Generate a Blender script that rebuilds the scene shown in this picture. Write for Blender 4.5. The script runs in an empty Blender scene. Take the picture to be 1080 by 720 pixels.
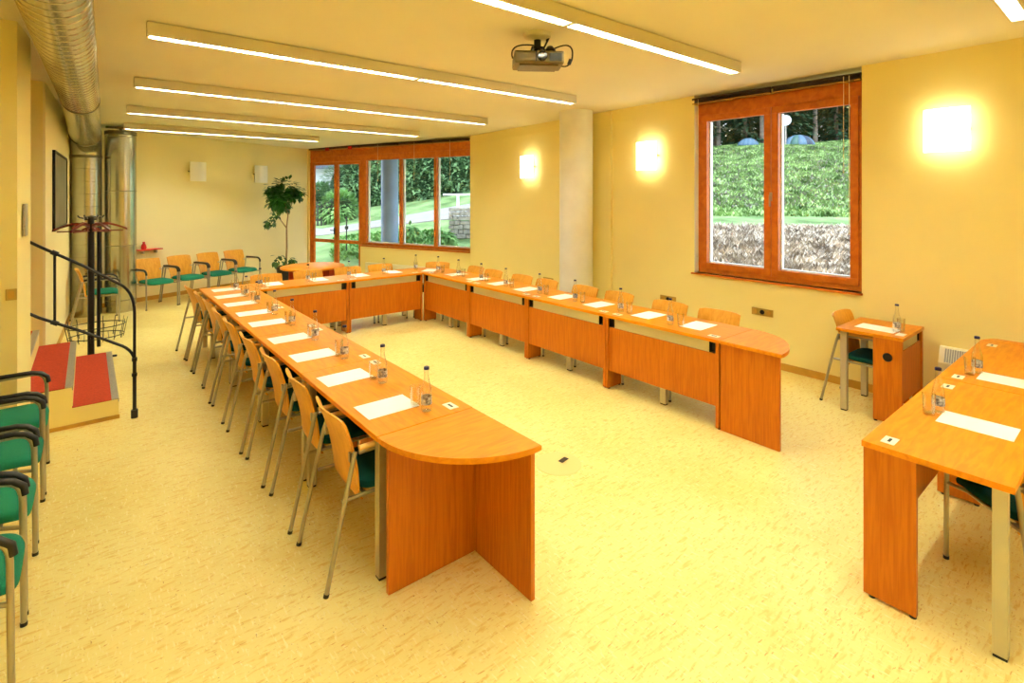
import bpy, bmesh, math, random
from mathutils import Vector, Matrix
PI = math.pi
SC = bpy.context.scene
COL = SC.collection
rnd = random.Random(7)

# ------------------------------------------------------------------ camera
TH = math.atan((540 - 92.4) / 550.0)
CAMH = 1.92
cam_d = bpy.data.cameras.new('camera'); cam = bpy.data.objects.new('camera', cam_d); COL.objects.link(cam)
cam.location = (0, 0, CAMH); cam.rotation_euler = (PI / 2, 0, -TH)
cam_d.sensor_fit = 'HORIZONTAL'; cam_d.sensor_width = 36; cam_d.lens = 550 / 1080 * 36
cam_d.shift_y = -(360 - 206.5) / 1080; cam_d.clip_start = 0.05; cam_d.clip_end = 300
SC.camera = cam
SC.view_settings.view_transform = 'Standard'; SC.view_settings.look = 'None'
SC.view_settings.gamma = 1; SC.view_settings.use_curve_mapping = False
EXPOSURE = 0.40
SC.view_settings.exposure = EXPOSURE
# ------------------------------------------------------------------ world (bright overcast sky) and a soft sun
SKY = 3.0; TUBE = 92; WALL_LAMP = 5
SC.cycles.diffuse_bounces = 8; SC.cycles.max_bounces = 14; SC.cycles.transparent_max_bounces = 24
w = bpy.data.worlds.new('world'); SC.world = w; w.use_nodes = True
nt = w.node_tree; bg = nt.nodes['Background']
tc = nt.nodes.new('ShaderNodeTexCoord'); sep = nt.nodes.new('ShaderNodeSeparateXYZ'); rp = nt.nodes.new('ShaderNodeValToRGB')
nt.links.new(tc.outputs['Generated'], sep.inputs[0]); nt.links.new(sep.outputs[2], rp.inputs[0])
rp.color_ramp.elements[0].position = 0.0; rp.color_ramp.elements[0].color = (0.86, 0.93, 1, 1)
rp.color_ramp.elements[1].position = 0.7; rp.color_ramp.elements[1].color = (0.66, 0.82, 1, 1)
nt.links.new(rp.outputs[0], bg.inputs[0]); bg.inputs[1].default_value = SKY
sd = bpy.data.lights.new('sun', 'SUN'); sd.energy = 1.8; sd.angle = math.radians(12); sd.color = (1, 0.97, 0.9)
so = bpy.data.objects.new('sun', sd); COL.objects.link(so); so.rotation_euler = (math.radians(38), 0, math.radians(-60))

# ------------------------------------------------------------------ helpers
def rgb(r, g, b):
    f = lambda c: (c / 255 / 12.92) if c <= 10 else ((c / 255 + 0.055) / 1.055) ** 2.4
    return (f(r), f(g), f(b), 1)

def mat(name, col, rough=0.5, metal=0.0, var=0.0, scale=8.0, stretch=(1, 1, 1), bump=0.0, col2=None, spec=0.5, detail=4, coord='Object', trans=0.0):
    m = bpy.data.materials.new(name); m.use_nodes = True
    n = m.node_tree.nodes; l = m.node_tree.links; b = n['Principled BSDF']
    b.inputs['Base Color'].default_value = col; b.inputs['Roughness'].default_value = rough
    b.inputs['Metallic'].default_value = metal; b.inputs['Specular IOR Level'].default_value = spec
    if trans: b.inputs['Transmission Weight'].default_value = trans
    if var or bump or col2:
        t = n.new('ShaderNodeTexCoord'); mp = n.new('ShaderNodeMapping'); mp.inputs['Scale'].default_value = stretch
        nz = n.new('ShaderNodeTexNoise'); nz.inputs['Scale'].default_value = scale; nz.inputs['Detail'].default_value = detail
        l.new(t.outputs[coord], mp.inputs[0]); l.new(mp.outputs[0], nz.inputs[0])
        r = n.new('ShaderNodeValToRGB'); r.color_ramp.elements[0].position = 0.32; r.color_ramp.elements[1].position = 0.68
        c2 = col2 or tuple(min(1, c * (1 + var)) for c in col[:3]) + (1,)
        c1 = tuple(c * (1 - var) for c in col[:3]) + (1,)
        r.color_ramp.elements[0].color = c1; r.color_ramp.elements[1].color = c2
        l.new(nz.outputs['Fac'], r.inputs[0]); l.new(r.outputs[0], b.inputs['Base Color'])
        if bump:
            bp = n.new('ShaderNodeBump'); bp.inputs['Strength'].default_value = bump; bp.inputs['Distance'].default_value = 0.01
            l.new(nz.outputs['Fac'], bp.inputs['Height']); l.new(bp.outputs[0], b.inputs['Normal'])
    return m

def emit(name, col, s):
    m = bpy.data.materials.new(name); m.use_nodes = True
    b = m.node_tree.nodes['Principled BSDF']; b.inputs['Base Color'].default_value = (0.9, 0.9, 0.85, 1)
    b.inputs['Emission Color'].default_value = col; b.inputs['Emission Strength'].default_value = s
    return m

def wood(name, base, dark, axis_scale, rough=0.38, scale=3.0):
    m = bpy.data.materials.new(name); m.use_nodes = True
    n = m.node_tree.nodes; l = m.node_tree.links; b = n['Principled BSDF']
    b.inputs['Roughness'].default_value = rough; b.inputs['Specular IOR Level'].default_value = 0.3
    t = n.new('ShaderNodeTexCoord'); mp = n.new('ShaderNodeMapping'); mp.inputs['Scale'].default_value = axis_scale
    l.new(t.outputs['Object'], mp.inputs[0])
    a = n.new('ShaderNodeTexNoise'); a.inputs['Scale'].default_value = scale; a.inputs['Detail'].default_value = 6; a.inputs['Distortion'].default_value = 0.6
    l.new(mp.outputs[0], a.inputs[0])
    r = n.new('ShaderNodeValToRGB'); r.color_ramp.elements[0].position = 0.35; r.color_ramp.elements[1].position = 0.62
    r.color_ramp.elements[0].color = dark; r.color_ramp.elements[1].color = base
    l.new(a.outputs['Fac'], r.inputs[0]); l.new(r.outputs[0], b.inputs['Base Color'])
    return m

M = {}
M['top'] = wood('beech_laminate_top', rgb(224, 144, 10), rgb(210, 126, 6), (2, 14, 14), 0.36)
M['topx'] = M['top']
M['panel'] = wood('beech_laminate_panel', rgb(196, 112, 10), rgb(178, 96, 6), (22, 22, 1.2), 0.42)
M['edge'] = mat('table_edge', rgb(190, 102, 26), 0.45)
M['shell'] = wood('beech_plywood_shell', rgb(226, 164, 56), rgb(212, 146, 42), (10, 10, 1.5), 0.35)
M['armwood'] = mat('light_wood_arm', rgb(232, 190, 110), 0.4, var=0.05)
M['steel'] = mat('satin_steel', rgb(176, 170, 150), 0.32, 0.75)
M['tsteel'] = mat('table_leg_steel', rgb(196, 188, 160), 0.38, 0.45)
M['tray'] = mat('tray_steel', rgb(205, 196, 150), 0.45, 0.3)
M['black'] = mat('black_plastic', rgb(12, 11, 12), 0.4)
M['blackmetal'] = mat('black_painted_metal', rgb(20, 18, 22), 0.35, 0.3)
M['green'] = mat('green_fabric', rgb(30, 118, 92), 0.9, var=0.18, scale=260, bump=0.3, spec=0.15)
M['dgreen'] = mat('dark_green_fabric', rgb(10, 70, 66), 0.9, var=0.18, scale=260, bump=0.3, spec=0.15)
M['white'] = mat('white_paint', rgb(240, 236, 220), 0.5)
M['paper'] = mat('paper', rgb(252, 250, 246), 0.7)
M['cap'] = mat('blue_cap', rgb(34, 32, 78), 0.35, 0.2)
M['labelm'] = mat('bottle_label', rgb(120, 110, 130), 0.5, var=0.5, scale=60, col2=rgb(235, 235, 235))
M['frame'] = wood('stained_window_frame', rgb(202, 112, 28), rgb(184, 94, 20), (3, 3, 3), 0.4, 4)
M['duct'] = mat('galvanised_duct', rgb(186, 184, 164), 0.22, 0.9, var=0.12, scale=3)
M['ductdark'] = mat('duct_seam', rgb(120, 112, 80), 0.45, 0.8)
M['ceil'] = mat('ceiling_plaster', rgb(232, 226, 198), 0.9, var=0.015, scale=1.2, spec=0.1)
M['wall'] = mat('yellow_wall_paint', rgb(244, 230, 158), 0.85, var=0.03, scale=0.9, spec=0.15)
M['wallp'] = mat('pale_wall_paint', rgb(248, 237, 186), 0.85, var=0.02, scale=0.9, spec=0.15)
M['colm'] = mat('column_concrete', rgb(234, 234, 228), 0.7, var=0.05, scale=3, spec=0.2)
M['base'] = mat('baseboard', rgb(196, 150, 56), 0.5, var=0.1)
M['fixture'] = mat('fixture_white', rgb(216, 208, 172), 0.45)
M['tube'] = emit('tube_glow', (0.97, 1, 0.88, 1), TUBE)
M['louver'] = mat('louver_aluminium', rgb(235, 230, 215), 0.3, 0.3)
M['lampglass'] = emit('wall_lamp_glow', (1, 0.95, 0.78, 1), WALL_LAMP)
M['lampoff'] = mat('wall_lamp_opal', rgb(248, 246, 238), 0.3)
M['carpet'] = mat('red_carpet', rgb(176, 66, 44), 0.95, var=0.15, scale=60, bump=0.3, spec=0.1)
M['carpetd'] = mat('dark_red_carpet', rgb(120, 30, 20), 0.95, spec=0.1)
M['nose'] = mat('aluminium_nosing', rgb(180, 176, 164), 0.4, 0.6, var=0.2, scale=90)
M['stringer'] = mat('step_side_paint', rgb(250, 232, 150), 0.7)
M['hanger'] = mat('hanger_wood', rgb(110, 34, 20), 0.35)
M['red'] = mat('red_lacquer', rgb(200, 20, 20), 0.35)
M['brass'] = mat('brass_plate', rgb(190, 160, 80), 0.35, 0.6)
M['blind'] = mat('dark_blind_slats', rgb(48, 34, 24), 0.4, 0.2)
M['gold'] = mat('blind_rail_bronze', rgb(170, 130, 60), 0.4, 0.5)
M['cord'] = mat('blind_cord', rgb(230, 215, 170), 0.6)
M['pic'] = mat('grey_picture', rgb(120, 116, 92), 0.3, var=0.3, scale=3)
M['pot'] = mat('black_pot', rgb(24, 20, 22), 0.4)
M['soil'] = mat('soil', rgb(60, 40, 25), 0.95)
M['leafp'] = mat('ficus_leaf', rgb(42, 92, 22), 0.4, var=0.3, scale=5)
M['bark'] = mat('plant_bark', rgb(150, 120, 80), 0.8, var=0.2)
M['heater'] = mat('convector_white', rgb(240, 234, 205), 0.4)
M['grille'] = mat('convector_grille', rgb(150, 148, 140), 0.4, 0.4)
M['proj'] = mat('projector_body', rgb(112, 98, 62), 0.4, 0.2, var=0.1)
M['lens'] = mat('projector_lens', rgb(10, 10, 16), 0.08)
M['grass'] = mat('lawn', rgb(86, 168, 62), 0.95, var=0.25, scale=1.4, spec=0.1)
M['tuft'] = mat('grass_tufts', rgb(88, 128, 66), 0.9, var=0.4, scale=1.6, spec=0.1, col2=rgb(186, 212, 142))
M['weed'] = mat('low_weeds', rgb(100, 150, 76), 0.9, var=0.3, scale=2.5, spec=0.1, col2=rgb(160, 200, 126))
M['brush'] = mat('dry_brush', rgb(158, 140, 128), 0.95, var=0.45, scale=4.5, spec=0.1, col2=rgb(240, 224, 208))
M['stone'] = mat('grey_stone', rgb(160, 152, 146), 0.9, var=0.3, scale=9, bump=0.6, spec=0.2)
M['path'] = mat('pale_paving', rgb(150, 142, 138), 0.9, var=0.08, scale=2)
M['hedge'] = mat('hedge_leaf', rgb(62, 108, 62), 0.6, var=0.4, scale=2.5, col2=rgb(130, 168, 114))
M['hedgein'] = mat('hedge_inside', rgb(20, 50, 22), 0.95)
M['tleaf'] = mat('forest_leaf', rgb(40, 78, 50), 0.7, var=0.45, scale=0.5)
M['trunk'] = mat('forest_trunk', rgb(120, 108, 98), 0.9, var=0.3, scale=4)
M['tentb'] = mat('tent_blue', rgb(84, 112, 138), 0.6)
M['tentg'] = mat('tent_green', rgb(66, 100, 96), 0.6)
M['tento'] = mat('tent_dark', rgb(50, 60, 84), 0.6)
M['outcol'] = mat('outside_column', rgb(128, 150, 190), 0.5, var=0.1, scale=2)
M['outwhite'] = mat('outside_white', rgb(236, 238, 242), 0.6)
M['roof'] = mat('house_roof', rgb(84, 88, 104), 0.8, var=0.15, scale=10)
M['housew'] = mat('house_wall', rgb(206, 206, 214), 0.8)
M['fencem'] = mat('dark_fence', rgb(60, 60, 52), 0.8)
M['soffit'] = mat('soffit_wood', rgb(196, 160, 110), 0.7, var=0.1)

def glass_pane_mat():
    m = bpy.data.materials.new('window_glass'); m.use_nodes = True
    n = m.node_tree.nodes; l = m.node_tree.links; n.clear()
    o = n.new('ShaderNodeOutputMaterial'); t = n.new('ShaderNodeBsdfTransparent'); g = n.new('ShaderNodeBsdfGlossy'); g.inputs['Roughness'].default_value = 0.0
    f = n.new('ShaderNodeLayerWeight'); f.inputs[0].default_value = 0.5; x = n.new('ShaderNodeMixShader'); t.inputs[0].default_value = (0.97, 1, 0.99, 1)
    pw = n.new('ShaderNodeMath'); pw.operation = 'POWER'; pw.inputs[1].default_value = 5; l.new(f.outputs['Facing'], pw.inputs[0])
    ml = n.new('ShaderNodeMath'); ml.operation = 'MULTIPLY_ADD'; ml.inputs[1].default_value = 0.8; ml.inputs[2].default_value = 0.02; l.new(pw.outputs[0], ml.inputs[0])
    l.new(ml.outputs[0], x.inputs[0]); l.new(t.outputs[0], x.inputs[1]); l.new(g.outputs[0], x.inputs[2]); l.new(x.outputs[0], o.inputs[0])
    return m
M['pane'] = glass_pane_mat()
def bottle_mat():
    m = bpy.data.materials.new('clear_bottle_glass'); m.use_nodes = True
    n = m.node_tree.nodes; l = m.node_tree.links; n.clear()
    o = n.new('ShaderNodeOutputMaterial'); t = n.new('ShaderNodeBsdfTransparent'); g = n.new('ShaderNodeBsdfGlossy'); g.inputs['Roughness'].default_value = 0.08
    t.inputs[0].default_value = (0.975, 0.985, 0.975, 1)
    f = n.new('ShaderNodeLayerWeight'); f.inputs[0].default_value = 0.32
    x = n.new('ShaderNodeMixShader')
    l.new(f.outputs['Facing'], x.inputs[0]); l.new(t.outputs[0], x.inputs[1]); l.new(g.outputs[0], x.inputs[2]); l.new(x.outputs[0], o.inputs[0])
    return m
M['glass'] = bottle_mat()

def floor_mat():
    m = bpy.data.materials.new('flaked_linoleum'); m.use_nodes = True
    n = m.node_tree.nodes; l = m.node_tree.links; b = n['Principled BSDF']
    b.inputs['Roughness'].default_value = 0.42; b.inputs['Specular IOR Level'].default_value = 0.35
    t = n.new('ShaderNodeTexCoord')
    def noise(sc, st, rot, det=3, dist=0.8):
        mp = n.new('ShaderNodeMapping'); mp.inputs['Scale'].default_value = st; mp.inputs['Rotation'].default_value = (0, 0, rot)
        nz = n.new('ShaderNodeTexNoise'); nz.inputs['Scale'].default_value = sc; nz.inputs['Detail'].default_value = det; nz.inputs['Distortion'].default_value = dist
        l.new(t.outputs['Object'], mp.inputs[0]); l.new(mp.outputs[0], nz.inputs[0]); return nz
    def ramp(src, p0, p1, c0, c1):
        r = n.new('ShaderNodeValToRGB'); r.color_ramp.elements[0].position = p0; r.color_ramp.elements[1].position = p1
        r.color_ramp.elements[0].color = c0; r.color_ramp.elements[1].color = c1; l.new(src, r.inputs[0]); return r
    def mix(a, bb, f, fv=None):
        x = n.new('ShaderNodeMix'); x.data_type = 'RGBA'
        l.new(a, x.inputs['A']); 
        if isinstance(bb, tuple): x.inputs['B'].default_value = bb
        else: l.new(bb, x.inputs['B'])
        l.new(f, x.inputs['Factor']); return x.outputs['Result']
    W, K = (1, 1, 1, 1), (0, 0, 0, 1)
    big = noise(1.3, (1, 1, 1), 0, 3)
    base = ramp(big.outputs['Fac'], 0.3, 0.7, rgb(232, 214, 130), rgb(242, 228, 150))
    c = base.outputs[0]
    for sc, st, rot, p0, p1, colr in ((12, (1, 4.5, 1), 0.5, 0.54, 0.70, rgb(226, 196, 106)), (22, (4, 1, 1), 0.35, 0.58, 0.70, rgb(244, 232, 170)),
                                      (26, (1, 5, 1), -0.35, 0.64, 0.72, rgb(210, 164, 80)), (30, (5, 1.2, 1), 1.0, 0.70, 0.76, rgb(176, 122, 54)), (38, (1.3, 4, 1), 0.15, 0.72, 0.77, rgb(120, 88, 48))):
        z = noise(sc, st, rot, 2, 0.5); rr = ramp(z.outputs['Fac'], p0, p1, K, W)
        c = mix(c, colr, rr.outputs[0])
    l.new(c, b.inputs['Base Color'])
    return m
M['floor'] = floor_mat()

def build(name, bm, m, parent=None, smooth=False, loc=None):
    me = bpy.data.meshes.new(name); bmesh.ops.recalc_face_normals(bm, faces=bm.faces); bm.to_mesh(me); bm.free()
    me.materials.append(m)
    if smooth:
        for p in me.polygons: p.use_smooth = True
        try: me.set_sharp_from_angle(angle=math.radians(40))
        except Exception: pass
    o = bpy.data.objects.new(name, me); COL.objects.link(o)
    if parent: o.parent = parent
    if loc: o.location = loc
    return o

def box(bm, x0, x1, y0, y1, z0, z1, bev=0.0, mtx=None):
    r = bmesh.ops.create_cube(bm, size=1.0); vs = r['verts']
    for v in vs:
        v.co = Vector(((x0 + x1) / 2 + v.co.x * (x1 - x0), (y0 + y1) / 2 + v.co.y * (y1 - y0), (z0 + z1) / 2 + v.co.z * (z1 - z0)))
    if bev:
        es = list({e for v in vs for e in v.link_edges})
        r = bmesh.ops.bevel(bm, geom=es, offset=bev, segments=2, affect='EDGES', profile=0.7); vs = list({v for f in r['faces'] for v in f.verts} | {v for v in vs if v.is_valid})
    if mtx is not None:
        for v in vs: v.co = mtx @ v.co
    return vs

def bx(name, m, x0, x1, y0, y1, z0, z1, parent=None, bev=0.0, mtx=None):
    bm = bmesh.new(); box(bm, x0, x1, y0, y1, z0, z1, bev, mtx); return build(name, bm, m, parent)

def tube(bm, pts, r, seg=10, caps=True, ry=None):
    """swept round tube; r a number or a list"""
    pts = [Vector(p) for p in pts]; rings = []; up = None
    for i, p in enumerate(pts):
        t = (pts[min(i + 1, len(pts) - 1)] - pts[max(i - 1, 0)]).normalized()
        if up is None:
            up = Vector((0, 0, 1)) if abs(t.z) < 0.9 else Vector((1, 0, 0))
        a = (up - t * up.dot(t)).normalized(); b = t.cross(a); up = a
        rr = r[i] if isinstance(r, (list, tuple)) else r
        rings.append([bm.verts.new(p + (a * math.cos(2 * PI * k / seg) + b * math.sin(2 * PI * k / seg)) * rr) for k in range(seg)])
    for i in range(len(rings) - 1):
        for k in range(seg):
            bm.faces.new((rings[i][k], rings[i][(k + 1) % seg], rings[i + 1][(k + 1) % seg], rings[i + 1][k]))
    if caps:
        bm.faces.new(rings[0][::-1]); bm.faces.new(rings[-1])

def bez(p0, p1, p2, n=6):
    p0, p1, p2 = Vector(p0), Vector(p1), Vector(p2)
    return [p0 * (1 - t) ** 2 + p1 * 2 * t * (1 - t) + p2 * t * t for t in [i / n for i in range(n + 1)]]

def lathe(bm, prof, seg=20, c=(0, 0)):
    rings = []
    for r, z in prof:
        if r < 1e-5: rings.append([bm.verts.new((c[0], c[1], z))])
        else: rings.append([bm.verts.new((c[0] + r * math.cos(2 * PI * k / seg), c[1] + r * math.sin(2 * PI * k / seg), z)) for k in range(seg)])
    for a, b in zip(rings, rings[1:]):
        for k in range(seg):
            k2 = (k + 1) % seg
            if len(a) == 1: bm.faces.new((a[0], b[k2], b[k])) if len(b) > 1 else None
            elif len(b) == 1: bm.faces.new((a[k], a[k2], b[0]))
            else: bm.faces.new((a[k], a[k2], b[k2], b[k]))

def prism(bm, pts, z0, z1, bev=0.0):
    a = [bm.verts.new((x, y, z0)) for x, y in pts]; b = [bm.verts.new((x, y, z1)) for x, y in pts]
    f0 = bm.faces.new(a[::-1]); f1 = bm.faces.new(b)
    n = len(pts)
    for i in range(n): bm.faces.new((a[i], a[(i + 1) % n], b[(i + 1) % n], b[i]))
    if bev: bmesh.ops.bevel(bm, geom=list(f1.edges) + list(f0.edges), offset=bev, segments=2, affect='EDGES')

def tag(o, label=None, cat=None, group=None, kind=None):
    if label: o['label'] = label
    if cat: o['category'] = cat
    if group: o['group'] = group
    if kind: o['kind'] = kind
    return o

def empty(name, loc=(0, 0, 0), rz=0.0, label=None, cat=None, group=None):
    o = bpy.data.objects.new(name, None); COL.objects.link(o); o.empty_display_size = 0.1
    o.location = loc; o.rotation_euler = (0, 0, rz)
    return tag(o, label, cat, group)

def kids(o): return [c for c in bpy.data.objects if c.parent == o]
def copy_tree(o, loc=None, rz=None, label=None, group=None, parent=None):
    c = o.copy(); COL.objects.link(c); c.parent = parent
    if loc is not None: c.location = loc
    if rz is not None: c.rotation_euler = (0, 0, rz)
    if label: c['label'] = label
    if group: c['group'] = group
    for ch in kids(o): copy_tree(ch, parent=c)
    return c
ORD = ['first', 'second', 'third', 'fourth', 'fifth', 'sixth', 'seventh', 'eighth', 'ninth', 'tenth']
def struct(name, bm, m, parent=None):
    o = build(name, bm, m, parent)
    if parent is None: o['kind'] = 'structure'
    return o
def ceil_z(Y): return 3.23 - 0.0125 * Y

# ------------------------------------------------------------------ room shell
XR = 5.95
WD = Vector((-0.3679, 0.9299, 0)); WN = Vector((0.9299, 0.3679, 0)); W0 = Vector((XR, 8.64, 0))
CORNER = W0 + WD * 4.80
def back_y(x): return CORNER.y - 0.43 * (CORNER.x - x)
BL = Vector((-0.206, back_y(-0.206), 0))
foot = [(-3.0, -3.0), (XR, -3.0), (XR, 8.64), (CORNER.x, CORNER.y), (BL.x, BL.y), (-3.0, BL.y)]
bm = bmesh.new(); prism(bm, foot, -0.12, 0.0); struct('floor', bm, M['floor'])
bm = bmesh.new()
cf = [(-3.3, -3.3), (XR + 0.4, -3.3), (XR + 0.4, 8.75), (CORNER.x + 0.4, CORNER.y + 0.35), (BL.x, BL.y + 0.4), (-3.3, BL.y + 0.4)]
a = [bm.verts.new((x, y, ceil_z(y))) for x, y in cf]; b = [bm.verts.new((x, y, ceil_z(y) + 0.25)) for x, y in cf]
bm.faces.new(a); bm.faces.new(b[::-1])
for i in range(6): bm.faces.new((a[i], b[i], b[(i + 1) % 6], a[(i + 1) % 6]))
struct('ceiling', bm, M['ceil'])

def wallslab(bm, p, q, z0, z1, thick=0.35):
    """upright wall slab from p to q, thickness to the left-hand outside; z1 None follows the sloping ceiling"""
    p, q = Vector((p[0], p[1])), Vector((q[0], q[1])); d = (q - p).normalized(); nrm = Vector((d.y, -d.x)) * thick
    c = [p, q, q + nrm, p + nrm]
    lo = [bm.verts.new((v.x, v.y, z0)) for v in c]
    hi = [bm.verts.new((v.x, v.y, ceil_z(v.y) + 0.02 if z1 is None else z1)) for v in c]
    bm.faces.new(lo); bm.faces.new(hi[::-1])
    for i in range(4): bm.faces.new((lo[i], hi[i], hi[(i + 1) % 4], lo[(i + 1) % 4]))
# right wall with the two-light window (Y 1.83-3.65, z 0.96-3.08)
WY0, WY1, WZ0, WZ1 = 1.82, 3.66, 0.955, 3.165
bm = bmesh.new()
wallslab(bm, (XR, -3.0), (XR, WY0), 0, None); wallslab(bm, (XR, WY1), (XR, 8.64), 0, None)
wallslab(bm, (XR, WY0), (XR, WY1), 0, WZ0)
struct('wall_right', bm, M['wall'])
# window wall
def wp(s): return (W0.x + WD.x * s, W0.y + WD.y * s)
bm = bmesh.new(); wallslab(bm, wp(0), wp(3.02), 0, 0.80); wallslab(bm, wp(4.76), wp(4.9), 0, None, 0.16)
struct('wall_window_side', bm, M['wall'])
bm = bmesh.new(); wallslab(bm, (CORNER.x, CORNER.y), (BL.x - 0.2, back_y(BL.x - 0.2)), 0, None)
struct('wall_back', bm, M['wallp'])
# left: picture wall, pier, alcove wall, stair hall
OPN = (-0.35, 7.46)
bm = bmesh.new(); wallslab(bm, (BL.x, BL.y), OPN, 0, None, 0.22); struct('wall_left', bm, M['wallp'])
bm = bmesh.new(); prism(bm, [(-1.25, 5.12), (-0.39, 5.12), (-0.349, 5.6), (-3.0, 5.6), (-3.0, 5.4), (-1.25, 5.4)], 0, 3.18); struct('wall_pier', bm, M['wall'])
bm = bmesh.new(); wallslab(bm, (-0.9, 5.14), (-0.9, -3.0), 0, None, 0.3); struct('wall_alcove', bm, M['wall'])
bm = bmesh.new(); wallslab(bm, (-0.37, 7.46), (-3.0, 7.46), 0, None, -0.0 + 0.2) ; struct('wall_stair_hall', bm, M['wall'])
bm = bmesh.new(); wallslab(bm, (-3.0, 7.7), (-3.0, 5.4), 0, None, 0.2); struct('wall_stair_end', bm, M['wallp'])
bm = bmesh.new(); wallslab(bm, (-1.2, -3.0), (XR + 0.3, -3.0), 0, None); struct('wall_front', bm, M['wall'])
# baseboards
def skirting(name, p, q, h=0.075):
    bm = bmesh.new(); wallslab(bm, p, q, 0, h, -0.016); struct(name, bm, M['base'])
skirting('baseboard_right', (XR, -3.0), (XR, 8.63)); skirting('baseboard_window_side', wp(0.01), wp(3.0))
skirting('baseboard_back', (CORNER.x - 0.02, CORNER.y), (BL.x, BL.y)); skirting('baseboard_left', (BL.x + 0.002, BL.y), (-0.345, 7.50))
skirting('baseboard_alcove', (-0.9, 5.1), (-0.9, -3.0)); skirting('baseboard_pier', (-0.39, 5.12), (-0.9, 5.12))
# column
bm = bmesh.new(); lathe(bm, [(0, 0), (0.245, 0), (0.245, ceil_z(5.38) + 0.003), (0, ceil_z(5.38) + 0.003)], 48)
o = build('column', bm, M['colm'], None, True, (5.60, 5.38, 0)); o['kind'] = 'structure'
# shallow vertical casing on the right wall beside the column
bx('trim_1', M['wall'], XR - 0.045, XR, 4.98, 5.02, 0.076, 3.15)['kind'] = 'structure'
bx('trim_2', M['wall'], XR - 0.012, XR, 4.55, 8.6, 2.985, 3.0)['kind'] = 'structure'

# ------------------------------------------------------------------ windows (local: x along wall, y outwards, z up)
def wmtx(origin, dirv, nrm):
    return Matrix(((dirv.x, nrm.x, 0, origin.x), (dirv.y, nrm.y, 0, origin.y), (0, 0, 1, 0), (0, 0, 0, 1)))
RM = wmtx(Vector((XR, 0, 0)), Vector((0, 1, 0)), Vector((1, 0, 0)))
LM = wmtx(W0, WD, WN)
def barset(name, m, mtx, rects, y0, y1, parent, bev=0.004):
    bm = bmesh.new()
    for x0, x1, z0, z1 in rects: box(bm, x0, x1, y0, y1, z0, z1, bev, mtx)
    return build(name, bm, m, parent)
win = empty('window_1', (XR, 2.74, 0)); win['kind'] = 'structure'
def invp(mtx, parent):   # parts are built in world space; cancel the parent's offset
    return Matrix.Translation(-parent.location) @ mtx
R1 = invp(RM, win)
barset('window_frame', M['frame'], R1, [(WY0, WY1, WZ0 + 0.0, WZ0 + 0.05), (WY0, WY1, 2.93, 3.08), (WY0, WY0 + 0.05, WZ0 + 0.05, 2.93), (WY1 - 0.05, WY1, WZ0 + 0.05, 2.93)], 0.09, 0.17, win)
for a_, b_ in ((WY0 + 0.052, 2.735), (2.745, WY1 - 0.052)):
    z0, z1 = WZ0 + 0.052, 2.928; t_ = 0.075
    s_ = barset('window_sash', M['frame'], R1, [(a_, b_, z0, z0 + t_), (a_, b_, z1 - t_, z1), (a_, a_ + t_, z0 + t_, z1 - t_), (b_ - t_, b_, z0 + t_, z1 - t_)], 0.075, 0.14, win)
    bm = bmesh.new(); box(bm, a_ + t_ - 0.01, b_ - t_ + 0.01, 0.118, 0.126, z0 + t_ - 0.01, z1 - t_ + 0.01, 0, R1); build('window_pane', bm, M['pane'], s_)
    barset('outer_glazing_bead', M['outwhite'], R1, [(a_ + t_ - 0.02, b_ - t_ + 0.02, z0 + t_ - 0.02, z0 + t_ + 0.012), (b_ - t_ - 0.012, b_ - t_ + 0.02, z0 + t_, z1 - t_), (a_ + t_ - 0.02, a_ + t_ + 0.004, z0 + t_, z1 - t_)], 0.145, 0.20, s_)
hd = barset('window_handle', M['steel'], R1, [(2.725, 2.755, 1.86, 1.96)], 0.066, 0.075, win)
barset('handle_grip', M['steel'], R1, [(2.732, 2.748, 1.80, 1.93)], 0.035, 0.052, hd, 0.004); barset('handle_neck', M['steel'], R1, [(2.732, 2.748, 1.915, 1.93)], 0.05, 0.067, hd, 0.002)
barset('window_sill', M['frame'], R1, [(WY0 - 0.01, WY1 + 0.03, WZ0 - 0.02, WZ0)], -0.03, 0.09, win)
barset('window_reveal', M['white'], R1, [(WY1 - 0.006, WY1 - 0.0005, WZ0 + 0.002, 3.06)], 0.002, 0.089, win, 0)
barset('outer_reveal', M['outwhite'], R1, [(WY1 - 0.008, WY1 - 0.0005, WZ0 + 0.002, 3.06), (WY0 + .0005, WY0 + 0.008, WZ0 + 0.002, 3.06)], 0.175, 0.36, win, 0)
barset('lintel', M['wall'], R1, [(WY0, WY1, 3.08, 3.165)], 0.10, 0.34, win, 0)
# long window and door on the slanted wall
wl = empty('window_2', (W0.x + WD.x * 1.5, W0.y + WD.y * 1.5, 0)); wl['kind'] = 'structure'
R2 = invp(LM, wl)
barset('window_frame', M['frame'], R2, [(0.0, 3.02, 0.80, 0.855), (0.0, 4.76, 2.73, 3.02), (0.0, 0.03, 0.855, 2.73), (2.90, 3.02, 0.855, 2.73)], 0.06, 0.14, wl)
for c in (0.93, 1.88): barset('mullion', M['frame'], R2, [(c - 0.035, c + 0.035, 0.855, 2.73)], 0.07, 0.125, wl)
for a_, b_ in ((0.03, 0.895), (0.965, 1.845), (1.915, 2.90)):
    bm = bmesh.new(); box(bm, a_ - 0.005, b_ + 0.005, 0.10, 0.108, 0.85, 2.735, 0, R2); build('window_pane', bm, M['pane'], wl)
    barset('outer_glazing_bead', M['outwhite'], R2, [(b_ - 0.03, b_, 0.856, 2.72), (a_, b_, 0.856, 0.88)], 0.126, 0.17, wl)
barset('head_trim', M['frame'], R2, [(0.0, 4.76, 2.86, 2.875), (0.0, 4.76, 3.0, 3.02)], 0.045, 0.062, wl, 0.002)
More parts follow.
